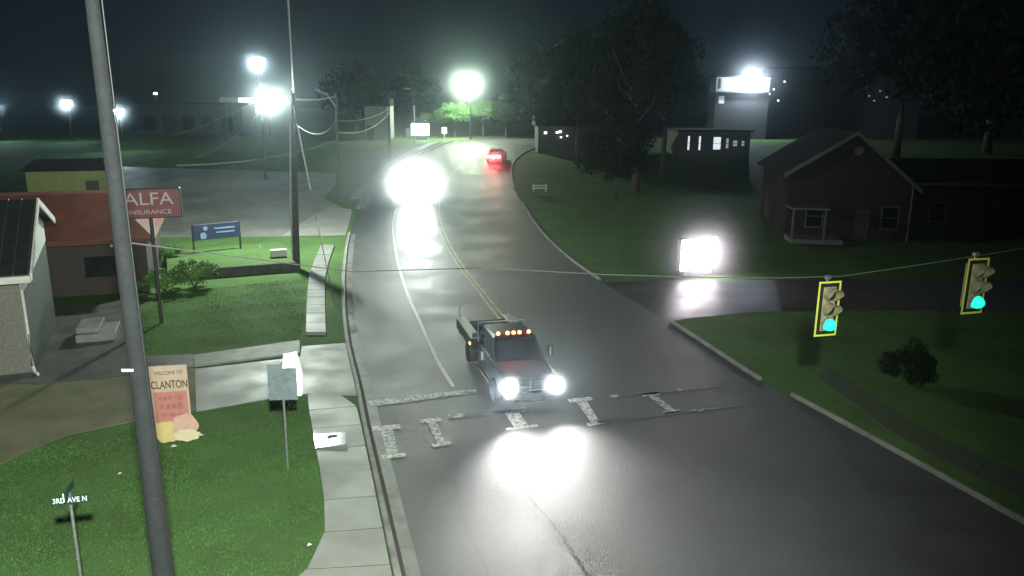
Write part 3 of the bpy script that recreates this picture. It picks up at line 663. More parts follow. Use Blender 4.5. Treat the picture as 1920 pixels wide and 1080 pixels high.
# ------------------------------------------------------------------ traffic lights
def signal(loc, label):
    t = thing('traffic_light', label, 'traffic light', loc, math.radians(15), group='traffic lights hung on the span wire')
    w, hh = .60, 1.33
    MB().box((0, .0, 0), (w, .012, hh)).build('backplate', BLACK, t)
    mb = MB(); e = .045
    for c, d_ in (((0, -.009, hh/2-e/2), (w, .006, e)), ((0, -.009, -hh/2+e/2), (w, .006, e)), ((-w/2+e/2, -.009, 0), (e, .006, hh-2*e)), ((w/2-e/2, -.009, 0), (e, .006, hh-2*e))): mb.box(c, d_)
    mb.build('reflective_border', SIGYEL, t)
    MB().box((0, .1, 0), (.35, .19, 1.08), bev=.03).build('housing', SIGTAN, t)
    MB().box((0, -.02, 0), (.34, .03, 1.07), bev=.01).build('door', SIGTAN, t)
    for k, z in enumerate((.36, 0, -.36)):
        n = 26; R = .165; vs = []; rings = []
        for j in range(n+1):
            a = math.radians(-60+300*j/n)      # open at the bottom
            up = math.sin(a); ln = (.30 if up > .2 else .30-.17*min(1, (.2-up)/1.0))*(1.0 if k < 2 else .38)
            for rr in (R, R-.006):
                vs.append((rr*math.cos(a), -.03, z+rr*math.sin(a))); vs.append((rr*math.cos(a), -.03-ln, z+rr*math.sin(a)))
        fs = []
        for j in range(n):
            o_ = j*4; p_ = o_+4
            fs += [(o_, o_+1, p_+1, p_), (o_+2, p_+2, p_+3, o_+3), (o_+1, o_+3, p_+3, p_+1)]
        MB().add(vs, fs).build('visor', SIGTAN, t, True)
        inn = MB()
        dp = 1.0 if k < 2 else 2.3
        lens = MB().lathe([(.148, -.035), (.148, -.06*dp), (.135, -.085*dp), (.11, -.105*dp), (.07, -.125*dp), (.01, -.135*dp)], (0, 0, z), 20, 'y').build('lens', GREENL if k == 2 else LENSOFF, t, True)
        if k == 2: lens['label'] = 'lit green lens'
    MB().tube([(0, .1, .54), (0, .1, .72)], .025, 8).build('hanger', STEEL, t)
    MB().box((0, .1, .74), (.14, .08, .09), bev=.01).build('clamp', STEEL, t)
    return t
signal((7.42, 17.5, 5.33), 'green traffic light with yellow edged backplate, the left and lower of the pair')
signal((10.80, 17.5, 5.91), 'green traffic light with yellow edged backplate, nearest the right edge')

# ------------------------------------------------------------------ lit signs
def ledsign(x, y, rz, w, hh, z0, label, m, name='lit_sign', base=FARWALL):
    t = thing(name, label, 'sign', (x, y, h(y)), rz)
    MB().box((0, 0, z0/2), (w*.8, .4, z0), bev=.02).build('base', base, t)
    MB().box((0, 0, z0+hh/2), (w+.12, .36, hh+.12), bev=.02).build('cabinet', DARKMET, t)
    MB().box((0, -.19, z0+hh/2), (w, .02, hh)).build('screen', m, t)
    return t
ledsign(10.95, 44.9, math.radians(27), 2.65, 1.8, .45, 'blinding pink white lit sign beside the wet side drive', LEDW, base=DARKMET)
l2 = ledsign(-14.0, 118, math.radians(6), 2.6, 1.7, .7, 'far blue white lit sign on the grass left of the road', LEDB)
MB().box((-1.75, 0, .95), (.8, .3, 1.5), bev=.02).build('side_panel', PALEBOX, l2)
t = thing('small_sign', 'small white sign on a short post beyond the lit blue sign', 'sign', (-10.9, 124, 4.3), .1)
MB().box((0, 0, .6), (.1, .1, 1.3)).build('post', PALEBOX, t); MB().box((0, -.07, 1.2), (.8, .04, 1.0)).build('panel', SIGNWHITE, t)
t = thing('utility_box', 'low pale cabinet on the grass bank beside the lamp pole', 'utility box', (-14.4, 46.6, .62), .4)
MB().box((0, 0, .18), (.9, .5, .36), bev=.02).build('body', PALEBOX, t); MB().box((0, 0, .39), (.96, .56, .06), bev=.01).build('lid', PALEBOX, t)
mk = MB().tube([(0, 0, 0), (.02, 0, .55), (-.08, 0, .75)], .04, 8).build('marker_post', SIGNWHITE, loc=(-15.5, 46.6, .58)); tag(mk, 'short white marker post on the grass bank left of the pale cabinet', 'post')
t = thing('roadside_barrier', 'small pale two rail barrier on the right verge below the hill', 'barrier', (2.6, 75, h(75)), .1)
for xx in (-.6, .6): MB().box((xx, 0, .35), (.1, .1, .75)).build('post', PALEBOX, t)
for zz in (.35, .6): MB().box((0, -.07, zz), (1.5, .04, .12)).build('rail', PALEBOX, t)

# ------------------------------------------------------------------ litter, fallen leaf
for i, (p, lb) in enumerate([((377, 820), 'white scrap of litter at the foot of the welcome sign'), ((327, 841), 'tiny white litter on the lawn just below the welcome sign'), ((226, 893), 'white scrap of litter on the lawn left of the near pole'), ((581, 1027), 'white scrap of litter at the lawn edge by the pavement')]):
    x, y = gnd(*p); r = .09 if i < 2 else .06
    o = MB().add([(x-r, y-r*.6, .06), (x+r, y-r*.5, .09), (x+r*.8, y+r*.6, .07), (x-r*.7, y+r*.6, .1), (x, y, .12)], [(0, 1, 4), (1, 2, 4), (2, 3, 4), (3, 0, 4), (3, 2, 1, 0)]).build('litter', LITTERM); tag(o, lb, 'litter')
x, y = gnd(622, 829)
pl = [(-.16, -.06), (-.06, -.1), (.02, -.03), (.12, -.04), (.17, .05), (.09, .1), (.0, .06), (-.1, .03)]
tag(MB().prism([(x+a, y+b) for a, b in pl], .19, .21).build('fallen_leaf', LEAFDARK), 'dark leaf lying on the shining wet pavement slab', 'leaf')

# ------------------------------------------------------------------ trees and shrubs
def leafmesh(name, n, rad, m, leaf, clumps, seed, flat=.8, lower=-.55):
    r = np.random.default_rng(seed)
    cs = []
    while len(cs) < clumps:
        p = r.normal(0, 1, 3); p /= np.linalg.norm(p); p *= r.uniform(.35, 1.0)**.6
        if p[2] > lower: cs.append(p*np.array([1, 1, flat])*rad*r.uniform(.82, 1.12))
    cs = np.array(cs); cr = r.uniform(.16, .34, clumps)*rad
    idx = r.integers(0, clumps, n); d = r.normal(0, 1, (n, 3)); d /= np.linalg.norm(d, axis=1)[:, None]
    c = cs[idx]+d*(cr[idx]*r.uniform(.2, 1, n)**.5)[:, None]
    a = r.normal(0, 1, (n, 3)); a /= np.linalg.norm(a, axis=1)[:, None]
    b = np.cross(a, r.normal(0, 1, (n, 3))); b /= np.linalg.norm(b, axis=1)[:, None]
    s = (leaf*r.uniform(.6, 1.3, n))[:, None]
    V = np.stack([c-a*s, c+b*s*.55, c+a*s, c-b*s*.55], 1)
    me = bpy.data.meshes.new(name); me.vertices.add(n*4); me.vertices.foreach_set('co', V.ravel())
    me.loops.add(n*4); me.loops.foreach_set('vertex_index', np.arange(n*4)); me.polygons.add(n); me.polygons.foreach_set('loop_start', np.arange(0, n*4, 4))
    me.update(); me.materials.append(m); return me
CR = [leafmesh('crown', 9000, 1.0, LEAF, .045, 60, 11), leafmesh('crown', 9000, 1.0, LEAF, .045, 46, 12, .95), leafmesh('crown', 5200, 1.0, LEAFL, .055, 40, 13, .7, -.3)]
def tree(x, y, hh, rad, kind, label, rz=0.0, fl=1.0, name='broadleaf_tree', group=None):
    t = thing(name, label, 'tree', (x, y, h(y)), rz, group=group)
    cz = hh-rad*fl*.95
    mb = MB().tube([(0, 0, -.3), (.1, .05, cz*.35), (0, .1, cz*.7), (.1, 0, cz+rad*fl*.3)], max(.12, hh*.026), 9, .05)
    for k in range(6):
        a = k*1.05+rz; z0 = cz*(.55+.06*k); mb.tube([(.05, .05, z0), (math.cos(a)*rad*.35, math.sin(a)*rad*.35, z0+rad*.3), (math.cos(a)*rad*.7, math.sin(a)*rad*.7, cz+rad*.25)], hh*.01, 6, .03)
    mb.build('trunk', BARK, t, True)
    c = bpy.data.objects.new('crown', CR[kind]); COL.objects.link(c); c.parent = t; c.location = (0, 0, cz); c.scale = (rad, rad, rad*fl)
    return t
G = 'dark trees right of the road'
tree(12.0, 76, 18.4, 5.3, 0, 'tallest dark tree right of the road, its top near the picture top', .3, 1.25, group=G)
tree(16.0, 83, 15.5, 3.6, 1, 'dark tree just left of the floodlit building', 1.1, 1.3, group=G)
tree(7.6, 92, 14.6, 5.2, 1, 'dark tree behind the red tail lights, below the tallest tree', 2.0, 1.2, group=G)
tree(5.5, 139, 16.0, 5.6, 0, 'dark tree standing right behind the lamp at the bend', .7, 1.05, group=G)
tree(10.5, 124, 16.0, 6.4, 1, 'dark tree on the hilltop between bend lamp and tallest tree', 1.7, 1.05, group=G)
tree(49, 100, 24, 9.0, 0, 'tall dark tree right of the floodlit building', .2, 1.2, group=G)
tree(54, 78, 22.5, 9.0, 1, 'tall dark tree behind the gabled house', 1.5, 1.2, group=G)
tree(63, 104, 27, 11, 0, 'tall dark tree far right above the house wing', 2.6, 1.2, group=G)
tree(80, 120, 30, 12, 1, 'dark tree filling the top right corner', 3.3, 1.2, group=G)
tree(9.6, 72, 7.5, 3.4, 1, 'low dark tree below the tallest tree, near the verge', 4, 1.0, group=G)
G = 'green trees lit by the lamp at the bend'
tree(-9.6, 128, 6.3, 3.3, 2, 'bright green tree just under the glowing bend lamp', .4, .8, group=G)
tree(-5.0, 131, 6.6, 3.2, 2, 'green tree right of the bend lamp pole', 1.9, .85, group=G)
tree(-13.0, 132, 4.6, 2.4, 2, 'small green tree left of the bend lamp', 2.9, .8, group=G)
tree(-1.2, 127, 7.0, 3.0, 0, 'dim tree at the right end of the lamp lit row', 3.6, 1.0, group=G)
G = 'dim trees far beyond the parking lot'
tree(-30, 150, 13, 6.5, 0, 'dim tree behind the pale block beyond the lot', .5, 1.0, group=G)
tree(-20, 158, 11.5, 5.5, 1, 'dim tree between the plain pole and the transformer pole', 1.2, 1.0, group=G)
def shrub(x, y, rad, label, kind=2, fl=.9, z=0.0):
    t = thing('shrub', label, 'shrub', (x, y, z))
    mb = MB()
    for k in range(5):
        a = k*1.3; mb.tube([(0, 0, -.1), (math.cos(a)*rad*.3, math.sin(a)*rad*.3, rad*.7), (math.cos(a)*rad*.55, math.sin(a)*rad*.55, rad*1.1)], .03, 5, .01)
    mb.build('stem', BARK, t)
    c = bpy.data.objects.new('foliage', CR[kind]); COL.objects.link(c); c.parent = t; c.location = (0, 0, rad*fl*.8); c.scale = (rad, rad, rad*fl)
    return t
shrub(-18.4, 39.6, 1.0, 'round shrub right of the red sign pole by the brick wall', 2)
shrub(-17.2, 40.6, 1.15, 'largest shrub at the right corner of the red roofed building', 2, .95)
shrub(-19.9, 39.0, .6, 'small shrub left of the red sign pole', 2)
shrub(-21.3, 46.9, .8, 'yellowish shrub left of the navy blue board', 2, .8, .3)
shrub(14.6, 26.6, .95, 'dark lone shrub on the grass below the traffic lights', 0, 1.0)

# ------------------------------------------------------------------ buildings right
gh = thing('gabled_house', 'dark brick house with pale gable trim on the right', 'house', (24.6, 56.4, h(56.4)), math.radians(-7))
g0 = h(56.4); EZ = 4.1; RZ = 7.75; HW = 4.3; D = 10
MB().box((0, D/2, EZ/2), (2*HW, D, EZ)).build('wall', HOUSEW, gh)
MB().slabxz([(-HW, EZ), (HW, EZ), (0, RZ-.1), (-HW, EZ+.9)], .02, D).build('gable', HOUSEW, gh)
for s in (-1, 1):
    ex, ez = s*(HW+.5), EZ-.42+(1.0 if s < 0 else 0)
    MB().add([(ex, -.5, ez), (0, -.5, RZ), (0, D+.4, RZ), (ex, D+.4, ez), (ex, -.5, ez+.14), (0, -.5, RZ+.14), (0, D+.4, RZ+.14), (ex, D+.4, ez+.14)],
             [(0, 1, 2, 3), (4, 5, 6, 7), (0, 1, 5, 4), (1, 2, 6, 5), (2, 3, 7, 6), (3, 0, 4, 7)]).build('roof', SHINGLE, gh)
    MB().add([(ex, -.58, ez-.14), (0, -.58, RZ-.14), (0, -.51, RZ-.14), (ex, -.51, ez-.14), (ex, -.58, ez+.17), (0, -.58, RZ+.17), (0, -.51, RZ+.17), (ex, -.51, ez+.17)],
             [(0, 1, 2, 3), (4, 5, 6, 7), (0, 1, 5, 4), (1, 2, 6, 5), (2, 3, 7, 6), (3, 0, 4, 7)]).build('rake_board', TRIM, gh)
mb = MB(); mb.lathe([(.3, 0), (.34, .03), (.3, .06)], (.35, -.05, 6.5), 14, 'y'); mb.build('gable_vent', TRIM, gh)
dr = MB().box((1.1, -.02, 1.15), (1.0, .06, 2.2)).build('door', DARKMET, gh); MB().box((1.5, -.07, 1.1), (.06, .06, .12)).build('handle', STEEL, dr)
for xx in (-2.3, 3.0):
    w_ = MB().box((xx, -.02, 1.7), (1.1, .06, 1.5)).build('window', GLASS, gh); mb = MB()
    for dx, dz, sx_, sz in ((0, .8, 1.3, .1), (0, -.8, 1.3, .1), (.6, 0, .1, 1.5), (-.6, 0, .1, 1.5), (0, 0, 1.1, .05)): mb.box((xx+dx, -.06, 1.7+dz), (sx_, .06, sz))
    mb.build('window_frame', mat('dull frame', (.09, .09, .085), .7), w_)
MB().tube([(HW+.05, -.1, 0), (HW+.05, -.1, EZ)], .06, 8).build('downspout', TRIM, gh)
po = MB().box((-3.2, -1.3, 2.5), (2.6, 2.2, .14)).build('porch_roof', TRIM, gh)
for xx in (-4.3, -2.1): MB().box((xx, -2.2, 1.2), (.12, .12, 2.45)).build('porch_post', TRIM, gh)
MB().box((-2.6, -1.4, .18), (3.6, 2.4, .36), bev=.03).build('porch_slab', TRIM, gh)
wg = thing('house_wing', 'long low dark wing right of the gabled house', 'building', (36.2, 58.5, h(58)), math.radians(4))
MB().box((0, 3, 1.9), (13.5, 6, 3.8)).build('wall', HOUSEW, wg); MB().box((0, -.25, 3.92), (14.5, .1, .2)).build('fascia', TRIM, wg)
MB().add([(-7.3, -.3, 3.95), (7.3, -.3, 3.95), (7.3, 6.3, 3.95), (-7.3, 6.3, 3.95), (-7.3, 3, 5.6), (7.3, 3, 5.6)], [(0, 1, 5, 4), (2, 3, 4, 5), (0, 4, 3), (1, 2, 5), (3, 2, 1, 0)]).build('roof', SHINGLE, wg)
for xx in (-4, 0, 4):
    w_ = MB().box((xx, -.02, 1.8), (1.2, .06, 1.3)).build('window', GLASS, wg); mb = MB()
    for dx, dz, sx_, sz in ((0, .7, 1.4, .08), (0, -.7, 1.4, .08), (.65, 0, .08, 1.3), (-.65, 0, .08, 1.3)): mb.box((xx+dx, -.05, 1.8+dz), (sx_, .06, sz))
    mb.build('window_frame', mat('dull frame', (.09, .09, .085), .7), w_)
fb = thing('floodlit_building', 'tall building with floodlit upper wall on the hill', 'building', (37.4, 130, 4.3), math.radians(-4))
MB().box((0, 3, 3.75), (8.6, 6, 7.5)).build('wall', mat('render darkened as unlit', (.08, .08, .08), .8), fb); MB().box((0, 3.02, 8.7), (8.56, 6, 2.4)).build('upper_wall', FARWALL, fb)  # lower wall coloured dark as if beyond the floodlight's reach
MB().box((0, 2.9, 10.0), (9.4, 7.4, .3)).build('roof', SHINGLE, fb)
mb = MB()
for xx in (-3.6, 3.6): mb.box((xx, -.05, 8.9), (.2, .1, 1.6))
mb.build('pilaster', TRIM, fb)
fl = MB().box((.9, -.7, 10.45), (.9, .3, .4), bev=.04).build('floodlight', STEEL, fb); MB().box((.9, -.87, 10.42), (.8, .03, .32)).build('lens', LAMPB, fl)
MB().box((0, -.3, 7.55), (8.0, .6, .2)).build('ledge', TRIM, fb)
lw = MB().box((-3.3, -.04, 6.3), (.9, .06, 1.2)).build('window', WINDIM, fb)
lb = thing('low_shop', 'low dark shop with dim lit windows below the floodlit building', 'building', (25.2, 98, h(98)), math.radians(3))
MB().box((0, 3, 1.6), (9, 6, 3.2)).build('wall', mat('shop wall', (.07, .07, .075), .8), lb); MB().box((0, 2.9, 3.3), (9.6, 7, .24)).build('roof', SHINGLE, lb)
for k, (xx, ww, hh_, m_) in enumerate([(-3.3, .22, 1.7, WINE), (-1.9, .22, 1.7, WINE), (.3, .9, 1.5, WINE), (1.6, .3, 1.2, WINDIM), (2.6, .5, .7, WINDIM), (3.6, .3, .6, WINDIM)]):
    w_ = MB().box((xx, -.02, 1.75), (ww, .06, hh_)).build('window', m_, lb); MB().box((xx, -.06, 1.75), (ww+.02, .05, .06)).build('window_bar', DARKMET, w_)
db = thing('dark_block', 'dark block with a few tiny lit lamps above the gabled house', 'building', (57, 138, 4.3), math.radians(-8))
MB().box((0, 4, 5.8), (26, 8, 11.6)).build('wall', mat('block wall', (.05, .05, .055), .8), db); MB().box((0, 4, 11.75), (27, 8.6, .3)).build('roof', SHINGLE, db)
for xx, zz in ((-11.5, 8.2), (-9.8, 9.5), (-10.6, 6.3), (-12.2, 7.4)): MB().box((xx, -.06, zz), (.3, .12, .3)).build('wall_lamp', WINSM, db)
for xx, zz in ((3, 8.3), (4.5, 7.2), (6.2, 8.0), (5.4, 6.4), (7.4, 7.0)): MB().box((xx, -.06, zz), (.3, .12, .22)).build('wall_lamp', WINDIM, db)
fh = thing('hill_house', 'dark house with tiny bright porch lamps behind the red car', 'house', (7.2, 101, h(101)), .05)
MB().box((0, 3, 1.7), (8, 6, 3.4)).build('wall', mat('block wall', (.05, .05, .055)), fh)
MB().add([(-4.4, -.5, 3.4), (4.4, -.5, 3.4), (4.4, 6.5, 3.4), (-4.4, 6.5, 3.4), (-4.4, 3, 5.4), (4.4, 3, 5.4)], [(0, 1, 5, 4), (2, 3, 4, 5), (0, 4, 3), (1, 2, 5), (3, 2, 1, 0)]).build('roof', SHINGLE, fh)
for xx, zz, s_ in ((-3.1, 2.55, .36), (-1.6, 2.6, .3), (-1.2, 2.7, .34), (-1.1, 2.0, .24), (-.3, 2.2, .2)): MB().box((xx, -.3, zz), (s_, .3, s_*.8), bev=.03).build('porch_lamp', WINSM, fh)

# ------------------------------------------------------------------ buildings far left
cp = thing('lit_canopy', 'far flat canopy with a short lit fascia left of the street lamp', 'canopy', (-41.2, 121, 4.3), .1)
MB().box((0, 2, 5.6), (7.0, 5, .7)).build('roof', FARWALL, cp); MB().box((.6, -.54, 5.6), (2.6, .08, .7)).build('fascia', CANOPYE, cp)
for xx, yy in ((-2.8, 0), (2.8, 0), (-2.8, 4), (2.8, 4)): MB().box((xx, yy, 2.6), (.22, .22, 5.3)).build('post', DARKMET, cp)
fs_ = thing('far_store', 'long pale store front low beyond the parking lot', 'building', (-52, 126, 4.3), .06)
MB().box((0, 4, 2.4), (17, 8, 4.8)).build('wall', mat('store wall', (.05, .053, .052), .8), fs_); MB().box((0, 3.9, 4.95), (17.6, 9, .3)).build('roof', SHINGLE, fs_)
for xx in (-6, -3, 0, 3, 6): MB().box((xx, -.03, 1.9), (1.8, .08, 2.0)).build('window', GLASS, fs_)
pb = thing('pale_block', 'pale windowless block between the plain pole and transformer pole', 'building', (-20.2, 116, 4.2), .04)
MB().box((0, 4, 2.5), (3.4, 8, 5.0)).build('wall', FARWALL, pb); MB().box((0, 4, 5.1), (3.7, 8.3, .2)).build('roof', SHINGLE, pb); MB().box((-.9, -.03, 1.1), (1.0, .06, 2.1)).build('door', DARKMET, pb)
ob = thing('olive_shed', 'olive yellow walled shed with a dark roof behind the red roof', 'shed', (-38.5, 67, h(67)), math.radians(20))
MB().box((0, 3, 1.5), (6.4, 6, 3.0)).build('wall', OLIVEW, ob); MB().add([(-3.6, -.4, 3.0), (3.6, -.4, 3.0), (3.6, 6.4, 3.0), (-3.6, 6.4, 3.0), (-3.6, 6.2, 3.6), (3.6, 6.2, 3.6)], [(0, 1, 5, 4), (2, 3, 4, 5), (0, 4, 3), (1, 2, 5), (3, 2, 1, 0)]).build('roof', SHINGLE, ob)
MB().box((1.8, -.03, 1.05), (1.0, .06, 2.1)).build('door', DARKMET, ob)

# ------------------------------------------------------------------ vehicles
def rr_ring(y, w, z0, z1, r, n=4, top=1.0):
    """rounded rectangle section at station y; top narrows the upper half"""
    pts = []
    for cx, cz, a0 in ((w-r, z0+r, -90), (w*top-r, z1-r, 0), (-w*top+r, z1-r, 90), (-w+r, z0+r, 180)):
        for k in range(n+1):
            a = math.radians(a0+90*k/n); pts.append((cx+r*math.cos(a), y, cz+r*math.sin(a)))
    return pts
def wheel(parent, x, y, r, w, rimm=CHROME):
    s = 1 if x > 0 else -1
    t = MB().lathe([(r*.62, -w/2), (r*.94, -w/2), (r, -w*.35), (r, w*.35), (r*.94, w/2), (r*.62, w/2)], (x, y, r), 24, 'x').build('wheel', RUBBER, parent, True)
    mb = MB().lathe([(.05, s*w*.42), (r*.2, s*w*.44), (r*.28, s*w*.3), (r*.62, s*w*.4), (r*.64, s*w*.5)], (x, y, r), 20, 'x'); mb.build('rim', rimm, t, True)
def sedan(loc, rz, pitch, label, paint, group, head=None, tail=None):
    t = thing('car', label, 'car', loc, rz, pitch, group)
    # forward is +y, origin at the middle on the ground
    st_ = [(-2.28, .74, .45, .80, .10), (-2.20, .82, .32, .95, .12), (-1.5, .88, .24, 1.0, .14), (-.3, .90, .22, .98, .14), (.9, .89, .22, .95, .14), (1.7, .85, .24, .88, .14), (2.15, .76, .32, .76, .12), (2.28, .66, .40, .66, .08)]
    MB().loft([rr_ring(y, w, z0, z1, r, 4, .96) for y, w, z0, z1, r in st_]).build('body', paint, t, True)
    b = [(-.80, -1.75, .95), (.80, -1.75, .95), (.80, 1.0, .93), (-.80, 1.0, .93)]; tp = [(-.60, -1.0, 1.44), (.60, -1.0, 1.44), (.60, .15, 1.45), (-.60, .15, 1.45)]
    MB().add(b+tp, [(4, 5, 6, 7), (0, 1, 5, 4), (1, 2, 6, 5), (2, 3, 7, 6), (3, 0, 4, 7)]).build('cabin', paint, t)
    def inset(a, b_, c, d_, k, off):
        c0_ = (Vector(a)+Vector(b_)+Vector(c)+Vector(d_))/4; n_ = (Vector(b_)-Vector(a)).cross(Vector(d_)-Vector(a)).normalized()
        if n_.dot(c0_-Vector((0, -.3, 1.0))) < 0: n_ = -n_
        return [tuple(c0_+(Vector(p)-c0_)*k+n_*off) for p in (a, b_, c, d_)]
    for nm, q in (('windshield', (b[2], b[3], tp[3], tp[2])), ('rear_window', (b[0], b[1], tp[1], tp[0])), ('side_window', (b[1], b[2], tp[2], tp[1])), ('side_window', (b[3], b[0], tp[0], tp[3]))):
        MB().quad(*inset(*q, .88, .006)).build(nm, GLASS, t)
    for x in (-.8, .8):
        for y in (-1.4, 1.42): wheel(t, x, y, .33, .22)
    for s in (-1, 1):
        MB().box((s*.62, 2.2, .62), (.34, .12, .16), bev=.03).build('headlight', head or PALEBOX, t)
        MB().box((s*.60, -2.27, .80), (.46, .1, .24), bev=.03).build('tail_light', tail or mat('unlit tail lens', (.2, .01, .01), .3), t)
        MB().box((s*.95, .75, .98), (.16, .1, .12), bev=.02).build('mirror', paint, t)
    MB().box((0, -2.3, .62), (.5, .03, .14)).build('number_plate', SIGNWHITE, t)
    MB().box((0, -2.27, .42), (1.4, .1, .14), bev=.03).build('bumper', DARKMET, t); MB().box((0, 2.27, .42), (1.2, .1, .18), bev=.03).build('bumper', DARKMET, t)
    MB().box((0, -2.16, .99), (1.1, .1, .03)).build('boot_lip', paint, t)
    return t
VG = 'vehicles on the road'
redc = sedan((-1.95, 93.6, h(93.6)+.01), -.16, math.atan(slope(93.6)), 'red car driving away with both tail lights lit', REDP, VG, tail=TAIL)
whc = sedan((-9.15, 73.4, h(73.4)+.01), math.pi+.10, -math.atan(slope(73.4)), 'oncoming car lost in the white glare of its headlights', GREYP, VG, head=HEADG)

# work truck
tk = thing('work_truck', 'dark work truck with five amber roof lights and blazing headlights', 'truck', (.62, 24.1, .01), math.pi+.263, group=VG)
body = [(-.02, .80, .55, .95, .10), (-.10, .93, .50, 1.16, .14), (-.55, .98, .48, 1.24, .16), (-1.35, 1.0, .46, 1.30, .16), (-1.5, 1.0, .46, 1.30, .14), (-3.72, 1.0, .46, 1.28, .12), (-3.76, .97, .50, 1.24, .12)]
MB().loft([rr_ring(y, w, z0, z1, r, 4, .95) for y, w, z0, z1, r in body]).build('body', TRUCKP, tk, True)
b = [(-.90, -3.74, 1.26), (.90, -3.74, 1.26), (.90, -1.3, 1.26), (-.90, -1.3, 1.26)]; tp = [(-.76, -3.62, 1.93), (.76, -3.62, 1.93), (.76, -1.98, 1.93), (-.76, -1.98, 1.93)]
tp2 = [(-.66, -3.5, 2.0), (.66, -3.5, 2.0), (.66, -2.1, 2.01), (-.66, -2.1, 2.01)]
MB().add(b+tp+tp2, [(0, 1, 5, 4), (1, 2, 6, 5), (2, 3, 7, 6), (3, 0, 4, 7), (4, 5, 9, 8), (5, 6, 10, 9), (6, 7, 11, 10), (7, 4, 8, 11), (8, 9, 10, 11)]).build('cab', TRUCKP, tk)
def win(a, b_, c, d_, k=.88, off=.006, ref=Vector((0, -2.5, 1.5))):
    c0_ = (Vector(a)+Vector(b_)+Vector(c)+Vector(d_))/4; n_ = (Vector(b_)-Vector(a)).cross(Vector(d_)-Vector(a)).normalized()
    if n_.dot(c0_-ref) < 0: n_ = -n_
    return [tuple(c0_+(Vector(p)-c0_)*k+n_*off) for p in (a, b_, c, d_)]
MB().quad(*win(b[2], b[3], tp[3], tp[2], .9)).build('windshield', GLASS, tk)
for q in ((b[1], b[2], tp[2], tp[1]), (b[3], b[0], tp[0], tp[3])): MB().quad(*win(*q)).build('side_window', GLASS, tk)
for x in (-.56, -.22, 0, .22, .56): MB().lathe([(.06, 0), (.06, .05), (.035, .085), (.01, .09)], (x, -2.12, 2.005), 10).build('roof_light', AMBER, tk, True)
gr = MB().box((0, .02, .86), (.84, .06, .46), bev=.02).build('grille', BLACK, tk)
mb = MB()
for z in (.70, .80, .90, 1.0): mb.box((0, .065, z), (.82, .04, .035))
for x in (-.41, 0, .41): mb.box((x, .062, .86), (.045, .045, .44))
mb.build('grille_bar', CHROME, gr)
MB().box((0, .1, .52), (1.86, .16, .24), bev=.05).build('bumper', CHROME, tk)
for s in (-1, 1):
    MB().box((s*.80, -.02, .88), (.30, .16, .34), bev=.05).build('headlight', HEADL, tk)
    m_ = MB().box((s*1.24, -1.72, 1.42), (.24, .1, .38), bev=.03).build('mirror', DARKMET, tk); MB().box((s*1.24, -1.665, 1.42), (.05, .012, .3)).build('mirror_trim', STEEL, m_)
    MB().tube([(s*.9, -1.75, 1.35), (s*1.14, -1.73, 1.38)], .02, 6).build('mirror_arm', DARKMET, tk)
    MB().box((s*1.0, -2.6, .98), (.03, .16, .035)).build('door_handle', CHROME, tk)
    MB().tube([(s*1.02, -1.5, .42), (s*1.02, -3.6, .42)], .04, 8).build('step_bar', CHROME, tk)
    MB().tube([(s*.9, -3.86, 1.25), (s*.9, -3.86, 1.98), (0, -3.86, 1.98)], .03, 8).build('rack_hoop', STEEL, tk)
for x in (-.9, .9):
    for y in (-.95, -5.2): wheel(tk, x, y, .42, .28)
for x in (-.62, .62): wheel(tk, x, -5.2, .42, .24)
bd = MB().box((0, -5.35, .92), (2.2, 2.9, .12), bev=.02).build('bed', DARKMET, tk)
for s in (-1, 1):
    bx = MB().box((s*.98, -5.35, 1.14), (.36, 2.9, .44), bev=.03).build('tool_box', TRUCKP, tk); MB().box((s*.98, -5.35, 1.375), (.38, 2.92, .03), bev=.005).build('lid', STEEL, bx)
    MB().box((s*1.17, -4.1, 1.12), (.04, .12, .07), bev=.01).build('side_marker', AMBER, tk)
    MB().tube([(s*1.05, -6.6, 1.38), (s*1.05, -6.6, 1.95), (s*.6, -6.6, 2.05)], .025, 8).build('rack_post', STEEL, tk)
MB().box((0, -3.95, 1.2), (2.2, .06, .7)).build('headboard', DARKMET, tk)
MB().box((0, -6.78, .95), (2.1, .06, .5)).build('tailgate', DARKMET, tk)
MB().tube([(-.5, .05, .3), (.5, .05, .3)], .05, 8).build('axle_beam', DARKMET, tk)
MB().box((0, -3.2, .42), (.8, 5.6, .18)).build('chassis', DARKMET, tk)
mb = MB()
for x in (-.28, -.06, .14): mb.box((x, -1.34, 1.325), (.05, .14, .02))
mb.build('wiper_cowl', CHROME, tk)

# ------------------------------------------------------------------ lights (all of them lamps the place has)
GW = (.86, 1.0, .88); GG = (.82, 1.0, .74); BW = (.62, .86, 1.0)
lamp('near_street_lamp_light', (.45, -.9, 12.3), 38000, (.90, 1.0, .88), 'SPOT', .25, math.radians(103), (-10.5, 34, -12.3), .9)
lamp('lot_street_lamp_light', (-15.22, 49.5, 10.05), 14000, GW, radius=.3)
lamp('bend_lamp_light', (-6.95, 119.15, 12.4), 26000, GG, radius=.4)
lamp('high_mast_light_light', (-25.58, 79.6, 13.5), 1600, BW, radius=.3)
for x, y, z, p in ((-62.1, 110, 9.2, 1400), (-50, 100, 8.3, 1400), (-71.9, 110, 8.7, 1500)): lamp('yard_light_light', (x, y-.4, z), p, BW, 'SPOT', .3, math.radians(150), (-x*.6, -y*.6, -25), .5)
lamp('floodlight_light', (38.3, 128.4, 13.9), 8000, (.72, .86, 1.0), radius=.25)
def heads(root, pts, power, col, spot=110, dz=-.12, blend=.9, r=.09):
    for p in pts: lamp('headlight_beam', p, power, col, 'SPOT', r, math.radians(spot), (0, 1, dz), blend, root)
heads(tk, [(-.80, .12, .88), (.80, .12, .88)], 3400, (1, .98, .96), 84, .10)
